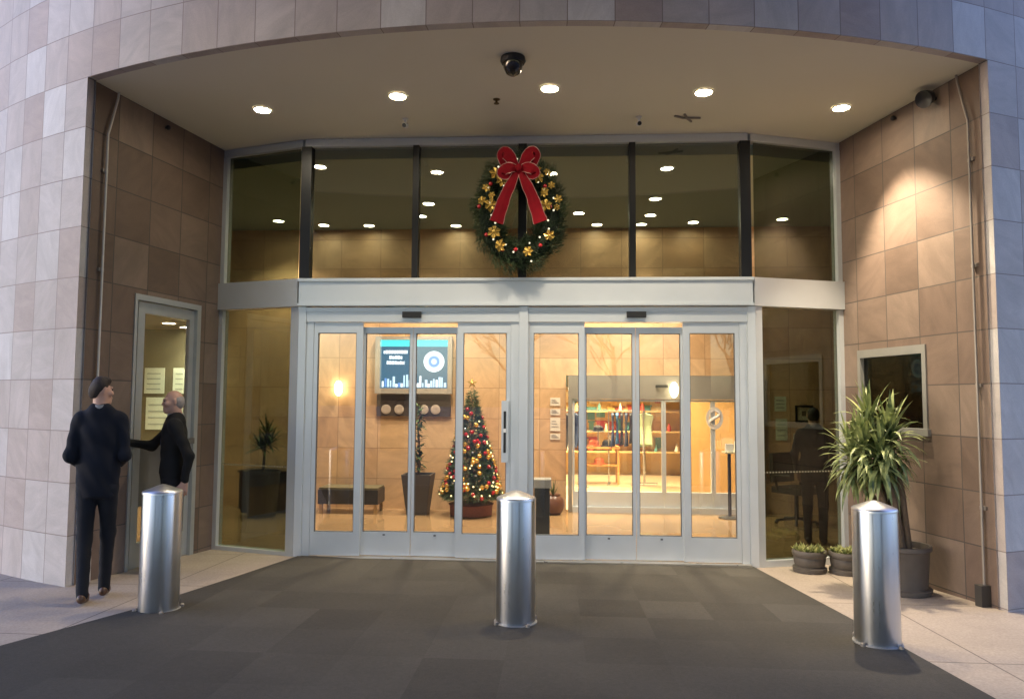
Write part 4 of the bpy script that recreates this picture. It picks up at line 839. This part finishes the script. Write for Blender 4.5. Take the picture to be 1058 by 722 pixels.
# ------------------------------------------------------------------ people: smooth implicit bodies meshed as one continuous surface
def sdf_mesh(prims, cuts, h, k, bounds):
    lo_ = np.array(bounds[0], float); hi_ = np.array(bounds[1], float); nn = np.ceil((hi_-lo_)/h).astype(int)+1
    D = np.full(nn, 1.0, np.float32)
    axs = [lo_[i]+h*np.arange(nn[i]) for i in range(3)]
    def block(pmin, pmax, pad):
        i0 = np.maximum(0, np.floor((np.array(pmin)-pad-lo_)/h).astype(int)); i1 = np.minimum(nn, np.ceil((np.array(pmax)+pad-lo_)/h).astype(int)+1)
        return tuple(slice(a, b_) for a, b_ in zip(i0, i1))
    for pr in list(prims)+[('cut',)+c for c in cuts]:
        cut = pr[0] == 'cut'
        if cut: pr = pr[1:]
        kk = k
        if pr[0] == 'e':
            _, c, r_ = pr[:3]; kk = pr[3] if len(pr) > 3 else k; c = np.array(c); r_ = np.array(r_); sl = block(c-r_, c+r_, 3*h+kk)
        else:
            _, a, b_, ra, rb = pr[:5]; kk = pr[5] if len(pr) > 5 else k; a = np.array(a, float); b_ = np.array(b_, float); m_ = max(ra, rb); sl = block(np.minimum(a, b_)-m_, np.maximum(a, b_)+m_, 3*h+kk)
        X, Y, Z = np.meshgrid(axs[0][sl[0]], axs[1][sl[1]], axs[2][sl[2]], indexing='ij')
        if X.size == 0: continue
        if pr[0] == 'e':
            q = np.sqrt(((X-c[0])/r_[0])**2+((Y-c[1])/r_[1])**2+((Z-c[2])/r_[2])**2)
            q2 = np.sqrt(((X-c[0])/r_[0]**2)**2+((Y-c[1])/r_[1]**2)**2+((Z-c[2])/r_[2]**2)**2)+1e-9
            d = q*(q-1)/q2
        else:
            ab = b_-a; L2 = ab@ab+1e-12
            tt = np.clip(((X-a[0])*ab[0]+(Y-a[1])*ab[1]+(Z-a[2])*ab[2])/L2, 0, 1)
            d = np.sqrt((X-a[0]-tt*ab[0])**2+(Y-a[1]-tt*ab[1])**2+(Z-a[2]-tt*ab[2])**2)-(ra+(rb-ra)*tt)
        o = D[sl]
        if cut: D[sl] = np.maximum(o, -d)
        else:
            hh = np.clip(.5+.5*(o-d)/kk, 0, 1); D[sl] = o*(1-hh)+d*hh-kk*hh*(1-hh)
    S = D < 0
    c = np.zeros(nn-1, int); P = np.zeros(tuple(nn-1)+(3,)); 
    corners = [(i, j, l) for i in (0, 1) for j in (0, 1) for l in (0, 1)]
    def sub(Aa, o): return Aa[o[0]:o[0]+nn[0]-1, o[1]:o[1]+nn[1]-1, o[2]:o[2]+nn[2]-1]
    cnt = np.zeros(nn-1); 
    for a in corners:
        for ax in range(3):
            if a[ax]: continue
            b_ = list(a); b_[ax] = 1
            da, db = sub(D, a), sub(D, b_); x = (da < 0) != (db < 0); tt = np.where(x, da/(da-db+1e-12), 0)
            for q in range(3): P[..., q] += x*(a[q]+(tt if q == ax else 0))
            cnt += x
    act = cnt > 0; idx = -np.ones(nn-1, int); idx[act] = np.arange(act.sum())
    V = P[act]/cnt[act][:, None]; V = (V+np.argwhere(act))*h+lo_
    F = []
    for ax in range(3):
        sa = [slice(1, nn[0]-1), slice(1, nn[1]-1), slice(1, nn[2]-1)]; sb = list(sa); sa[ax] = slice(0, nn[ax]-1); sb[ax] = slice(1, nn[ax])
        x = S[tuple(sa)] != S[tuple(sb)]; flip = S[tuple(sa)][x]; e_ = np.argwhere(x); off = [1, 1, 1]; off[ax] = 0; e_ = e_+np.array(off)
        u, v = [(1, 2), (2, 0), (0, 1)][ax]
        def at(du, dv):
            g = e_.copy(); g[:, u] -= du; g[:, v] -= dv; return idx[g[:, 0], g[:, 1], g[:, 2]]
        q = np.stack([at(1, 1), at(0, 1), at(0, 0), at(1, 0)], 1)
        q[~flip] = q[~flip][:, ::-1]; F.append(q)
    F = np.concatenate(F); F = F[(F >= 0).all(1)]
    return V, F
def sdf_obj(name, mat, parent, prims, cuts=(), h=.011, k=.03, bounds=((-.55, -.5, -.02), (.55, .65, 1.85)), jitter=None):
    V, F = sdf_mesh(prims, cuts, h, k, bounds)
    if jitter: V = V+jitter(V)
    me = bpy.data.meshes.new(name); me.from_pydata(V.tolist(), [], F.tolist()); me.materials.append(mat)
    me.polygons.foreach_set('use_smooth', [True]*len(me.polygons)); me.update()
    o = bpy.data.objects.new(name, me); col.objects.link(o)
    sm_ = o.modifiers.new('smooth', 'SMOOTH'); sm_.factor = .5; sm_.iterations = 2
    if parent: o.parent = parent
    return o
def hand(w, fwd, side, up, curl=.5):
    """palm, four fingers and a thumb leaving wrist w along fwd; side = towards the thumb; up = back of hand"""
    w, fwd, side, up = (Vector(q) for q in (w, fwd, side, up)); out = []
    pc = w+fwd*.085
    for s_ in (-.03, -.01, .01, .03): out.append(('c', w+fwd*.01+side*s_*.6, pc+side*s_, .015, .0125, .012))
    for s_, L in ((.033, .072), (.011, .082), (-.011, .076), (-.033, .058)):
        p = pc+side*s_; d = fwd
        for q, f_ in enumerate((.45, .32, .23)):
            d2 = (d*math.cos(curl*(.6+.3*q))-up*math.sin(curl*(.6+.3*q))).normalized(); e_ = p+d2*L*f_; out.append(('c', p, e_, .0095-.0008*q, .009-.0008*q, .004)); p = e_; d = d2
    p = w+fwd*.03+side*.028; e_ = p+fwd*.035+side*.03-up*.008; out.append(('c', p, e_, .013, .0105, .01)); out.append(('c', e_, e_+fwd*.032+side*.004-up*.014, .0105, .0085, .005))
    return [tuple(tuple(x) if isinstance(x, Vector) else x for x in pr) for pr in out]
SKIN = plain('skin', (.50, .29, .21), .5, 0, .1, 20)
def person(loc, rz, H, label, pose, jac, tro, sho, hair_c, hair_kind, yaw_head, shirt=None, open_front=False, slim=1.0):
    s = H/1.75
    P = pose
    body = None
    hc = Vector((P['neck'][0], P['neck'][1]+.035, 1.625)); hy = yaw_head
    HS = .90
    def hp(x, y, z): return (hc.x+HS*(x*math.cos(hy)-y*math.sin(hy)), hc.y+HS*(x*math.sin(hy)+y*math.cos(hy)), hc.z+HS*z)
    pr = [('e', hp(0, -.012, .022), (.070, .085, .092)), ('e', hp(0, .018, -.035), (.056, .067, .078)), ('c', hp(0, .05, -.085), hp(0, .062, -.09), .026, .02), ('c', hp(-.045, .0, -.065), hp(0, .058, -.095), .02, .02), ('c', hp(.045, .0, -.065), hp(0, .058, -.095), .02, .02),
          ('c', hp(0, .088, .012), hp(0, .101, -.022), .008, .012, .012), ('c', hp(-.012, .098, -.028), hp(.012, .098, -.028), .009, .009, .01),
          ('c', hp(-.045, .072, .032), hp(-.012, .088, .028), .010, .010, .012), ('c', hp(.045, .072, .032), hp(.012, .088, .028), .010, .010, .012),
          ('c', hp(-.022, .084, -.056), hp(.022, .084, -.056), .008, .008, .01), ('c', hp(-.018, .083, -.068), hp(.018, .083, -.068), .009, .009, .01)]
    for e_ in (-1, 1): pr += [('c', hp(e_*.080, -.012, .022), hp(e_*.084, -.020, -.018), .014, .010, .01), ('e', hp(e_*.048, .058, -.02), (.026, .026, .022))]
    cuts = [('e', hp(e_*.032, .099, .010), (.015, .012, .009)) for e_ in (-1, 1)]
    pr += [('c', hp(0, -.02, -.05), (P['neck'][0], P['neck'][1]-.01, 1.43), .056, .062)]
    pr += [('c', (-.13, 0, 1.40), (.13, 0, 1.40), .06, .06), ('e', (0, 0, 1.22), (.15, .10, .26)), ('e', (0, 0, .96), (.145, .10, .14))]
    for sd_s, A in (('l', -1), ('r', 1)):
        sh = P[sd_s+'sh']; el = P[sd_s+'el']; wr = P[sd_s+'wr']
        pr += [('c', sh, el, .046, .038), ('c', el, wr, .038, .026)]
        f_ = (Vector(wr)-Vector(el)).normalized(); sdv = Vector(P[sd_s+'th']); sdv = (sdv-f_*sdv.dot(f_)).normalized(); upv = f_.cross(sdv) if A > 0 else sdv.cross(f_)
        if P.get(sd_s+'hd'): f_ = Vector(P[sd_s+'hd']).normalized(); sdv = (sdv-f_*sdv.dot(f_)).normalized(); upv = f_.cross(sdv) if A > 0 else sdv.cross(f_)
        pr += hand(wr, f_, sdv, upv, P.get(sd_s+'cu', .55))
        hpv = (A*.09, 0, .92); kn = P[sd_s+'kn']; an = P[sd_s+'an']; tt_ = Vector(an)+Vector((0, .13, -.05))
        pr += [('c', hpv, kn, .075, .05), ('c', kn, an, .05, .036), ('c', an, tuple(tt_), .035, .03)]
    body = sdf_obj('person', SKIN, None, pr, cuts, .0085, .025)
    tag(body, label, 'person')
    body.location = loc; body.rotation_euler = (0, 0, rz); body.scale = (s*slim, s*(slim+1)/2, s)
    for e_ in (-1, 1):
        MB().ball(hp(e_*.032, .080, .010), .010, 10).build('eye', plain('eye_dark', (.06, .045, .04), .2), body, smooth=True)
    # hair
    if hair_kind == 'short':
        hr = [('e', hp(0, -.02, .036), (.074, .089, .085), .02), ('e', hp(0, -.055, -.005), (.066, .057, .077), .02), ('e', hp(0, .03, .085), (.052, .045, .035), .02)]
        hcut = [('e', hp(0, .125, -.02), (.09, .08, .115)), ('e', hp(.10, .045, -.04), (.04, .06, .06)), ('e', hp(-.10, .045, -.04), (.04, .06, .06)), ('e', hp(0, -.03, -.125), (.12, .12, .06))]
    else:
        hr = [('e', hp(0, -.028, .012), (.0735, .079, .074), .02), ('e', hp(0, -.055, -.01), (.066, .055, .072), .02)]
        hcut = [('e', hp(0, .115, -.0), (.1, .095, .16)), ('e', hp(0, .02, .125), (.06, .09, .06)), ('e', hp(0, -.03, -.135), (.12, .12, .055))]
    sdf_obj('hair', plain('hair', hair_c, .7, 0, .35, 60, .5), body, hr, hcut, .007, .02, ((hc.x-.2, hc.y-.2, 1.4), (hc.x+.2, hc.y+.2, 1.85)))
    # jacket: torso, collar, sleeves
    jm = plain('jacket_cloth', jac, .85, 0, .25, 12, .3, .3)
    jp = [('c', (-.135, 0, 1.405), (.135, 0, 1.405), .066, .066), ('e', (0, .005, 1.27), (.184, .125, .22)), ('e', (0, 0, 1.05), (.165, .124, .24)), ('e', (0, 0, .93), (.172, .126, .33)), ('c', (P['neck'][0]-.03, -.012, 1.46), (P['neck'][0]+.03, -.012, 1.46), .076, .076)]
    for sd_s in 'lr':
        sh, el, wr = Vector(P[sd_s+'sh']), Vector(P[sd_s+'el']), Vector(P[sd_s+'wr']); cuff = el+(wr-el)*.93
        jp += [('c', tuple(sh), tuple(el), .058, .047, .03), ('c', tuple(el), tuple(cuff), .047, .037, .03)]
    jc = [('e', (P['neck'][0], .01, 1.56), (.058, .062, .09)), ('c', (-.4, 0, .70), (.4, 0, .70), .11, .11), ('c', (-.4, .14, .70), (.4, .14, .70), .105, .105), ('c', (-.4, -.14, .70), (.4, -.14, .70), .105, .105), ('c', (-.4, 0, .55), (.4, 0, .55), .16, .16)]
    if open_front: jc += [('c', (0, .20, 1.50), (0, .17, .80), .085, .085)]
    fold = lambda V: np.stack([.003*np.sin(V[:, 2]*46+V[:, 0]*33+V[:, 1]*20), .004*np.sin(V[:, 2]*30+V[:, 0]*42+1), 0*V[:, 0]], 1)
    sdf_obj('jacket', jm, body, jp, jc, .0115, .045, jitter=fold)
    if shirt:
        sdf_obj('shirt', plain('shirt_cloth', shirt, .8, 0, .15, 12), body, [('e', (0, .01, 1.25), (.15, .113, .22)), ('e', (0, .005, 1.0), (.145, .11, .16))], (), .012, .03)
    cl = MB(); rr_ = [(.066, 1.470), (.070, 1.50), (.064, 1.515), (.058, 1.50)]
    cl.lathe(rr_, 24, (P['neck'][0], -.006), sy=1.1, cap=False).build('collar', plain('collar_cloth', (.25, .25, .26), .8), body, smooth=True)
    tp = [('e', (0, 0, .93), (.165, .118, .11)), ('c', (-.08, 0, .87), (.08, 0, .87), .085, .085)]
    for sd_s, A in (('l', -1), ('r', 1)):
        kn, an = Vector(P[sd_s+'kn']), Vector(P[sd_s+'an']); hem = kn+(an-kn)*1.08
        tp += [('c', (A*.083, 0, .86), tuple(kn), .086, .062, .03), ('c', tuple(kn), tuple(hem), .062, .049, .03)]
    fold2 = lambda V: np.stack([.0012*np.sin(V[:, 2]*60+V[:, 1]*20), .003*np.sin(V[:, 2]*31+1.3+V[:, 0]*16), 0*V[:, 0]], 1)
    sdf_obj('trousers', plain('trouser_cloth', tro, .85, 0, .2, 14, .3, .3), body, tp, (), .0115, .03, jitter=fold2)
    sm2 = plain('shoe_leather', sho, .4, 0, .2, 10)
    for sd_s in 'lr':
        an = Vector(P[sd_s+'an']); hl = an+Vector((0, -.040, -.050)); pitch = P.get(sd_s+'pt', 0)
        toe = an+Vector((0, .150*math.cos(pitch), -.062-.150*math.sin(pitch)))
        sp_ = [('c', tuple(hl), tuple(toe), .036, .028), ('c', tuple(an+Vector((0, 0, .01))), tuple(an+Vector((0, .08, -.045))), .040, .034), ('c', tuple(an+Vector((.004, .09, -.058))), tuple(toe), .038, .030)]
        b0 = ((an.x-.15, an.y-.2, -.02), (an.x+.15, an.y+.35, .4)); fl_ = [('c', (an.x-1, an.y+1, -.5), (an.x+1, an.y-1, -.5), .5, .5)] if not pitch else []
        sdf_obj('shoe', sm2, body, sp_, fl_, .008, .02, b0)
    return body
base_pose = dict(neck=(0, -.01), lsh=(-.172, 0, 1.395), rsh=(.172, 0, 1.395))
p1 = dict(base_pose, lel=(-.222, -.06, 1.12), rel=(.218, -.05, 1.12), lwr=(-.15, .15, 1.03), rwr=(.15, .16, 1.04), lth=(0, .2, 1), rth=(0, .2, 1), lkn=(-.085, -.01, .49), lan=(-.065, -.13, .105), rkn=(.085, .09, .50), ran=(.065, .13, .095), lpt=.18)
person((-3.275, -2.10, G(-3.27, -2.1)+.004), R(24), 1.76, 'man in navy jacket and dark slacks seen from behind, walking to the staff door', p1, (.006, .008, .015), (.010, .012, .018), (.09, .045, .025), (.022, .013, .009), 'short', R(-60), slim=.87)
p2 = dict(base_pose, lel=(-.225, -.13, 1.12), lwr=(-.20, -.10, .87), lth=(.3, 1, 0), rel=(.20, .20, 1.19), rwr=(.11, .40, 1.235), rth=(-1, .1, .3), rhd=(.1, 1, .05), rcu=.9, lkn=(-.095, .03, .49), lan=(-.09, -.02, .095), rkn=(.095, .05, .49), ran=(.09, .04, .095))
person((-3.27, -.95, G(-3.27, -.95)+.004), R(118), 1.70, 'balding grey-haired man in an open black jacket holding the staff door bar', p2, (.010, .010, .010), (.012, .012, .014), (.02, .016, .014), (.30, .27, .25), 'balding', R(4), (.012, .02, .07), True)
p3 = dict(base_pose, lel=(-.24, -.04, 1.13), rel=(.24, -.04, 1.13), lwr=(-.22, .06, .90), rwr=(.22, .06, .90), lth=(.3, 1, 0), rth=(-.3, 1, 0), lkn=(-.095, .03, .49), lan=(-.09, -.02, .095), rkn=(.095, .03, .49), ran=(.09, -.02, .095))
person((3.40, 1.22, .008), R(-25), 1.60, 'dark clothed person standing inside behind the right side pane', p3, (.008, .008, .008), (.008, .008, .009), (.01, .01, .01), (.012, .01, .008), 'short', 0)
# ------------------------------------------------------------------ what stands behind the viewer (seen only as reflections)
t = empty('drive_canopy', (0, -8.6, 0), 0, 'flat dark roof of the drop-off canopy behind the viewer', 'canopy')
MB().prism([(-5, 5.6), (-5, -.5), (-10, -1), (-10, -7), (10, -7), (10, -1), (5, -.5), (5, 5.6)][::-1], 5.35, 6.0).build('roof', plain('canopy_paint', (.20, .17, .14), .8), t, .02)
for x in (-4.4, 4.4): MB().box(x-.35, x+.35, -5.6, -4.9, -.1, 5.345).build('column', STONE_R, t, .01)
BARE = plain('bare_twigs', (.06, .045, .035), .9)
for k, (x, y, h) in enumerate(((-7, -30, 8), (-1.5, -27, 7), (3.5, -33, 9), (9, -29, 8))):
    t = empty('bare_tree', (x, y, .1), 0, ['bare tree across the drive, far left behind the viewer', 'bare tree across the drive, left of centre behind the viewer', 'tallest bare tree across the drive behind the viewer', 'bare tree across the drive, far right behind the viewer'][k], 'tree', 'bare trees across the drive')
    MB().tube([(0, 0, 0), (.1, 0, h*.3), (0, .1, h*.5)], [.22, .16, .1], 8).build('trunk', BARK, t, smooth=True)
    m = MB()
    def grow(p, d, L, r_, lv):
        q = p+d*L; m.tube([p, (p+q)/2+Vector((random.uniform(-.1, .1), random.uniform(-.1, .1), 0))*L, q], [r_, r_*.8, r_*.6], 5)
        if lv:
            for _ in range(4 if lv > 1 else 3): grow(p+d*L*random.uniform(.5, 1), (d+Vector((random.uniform(-.8, .8), random.uniform(-.8, .8), random.uniform(-.1, .5)))).normalized(), L*random.uniform(.55, .75), r_*.5, lv-1)
    for _ in range(6): grow(Vector((0, 0, h*random.uniform(.25, .5))), Vector((random.uniform(-.9, .9), random.uniform(-.9, .9), .9)).normalized(), h*.28, .07, 3)
    m.build('crown', BARE, t)

# small bare bulbs hanging in the shop
bulb0 = None
for k, (x, y, z) in enumerate(((.95, 6.2, 1.98), (1.10, 6.3, 1.98), (1.02, 7.4, 1.78), (1.95, 6.4, 2.0), (2.14, 6.2, 1.99), (1.45, 7.8, 1.9), (.62, 7.2, 1.9), (1.75, 7.6, 1.72))):
    t = empty('pendant_bulb', (x, y, z), 0, 'small bright bulb hanging on a thin cord in the shop', 'pendant light', 'pendant bulbs in the shop')
    MB().ball((0, 0, 0), .028, 10).build('bulb', emit('pendant_glow', (1, .82, .45), 3.0), t, smooth=True)
    MB().tube([(0, 0, .028), (0, 0, 2.748-z)], .004, 6).build('cord', DARK, t)
hang = empty('hanging_display', (1.3, 9.16, 0), 0, 'wall of small coloured goods hanging at the back of the shop', 'display')
MB().box(-1.5, 1.5, 0, .02, .3, 2.6).build('backboard', plain('ochre_board', (.66, .46, .18), .6, 0, .3, 6), hang)
for k in range(84):
    x = -1.42+(k%14)*.215+random.uniform(-.04, .04); z = .75+(k//14)*.33+random.uniform(-.05, .05); w = random.uniform(.05, .1); h = random.uniform(.09, .15)
    m = MB(); m.box(-w, w, -.035, -.003, -h, h*.7); m.box(-w*1.5, w*1.5, -.030, -.005, h*.701, h); m.build('hanging_item', gm[random.randrange(5)], hang, .01, loc=(x, 0, z))
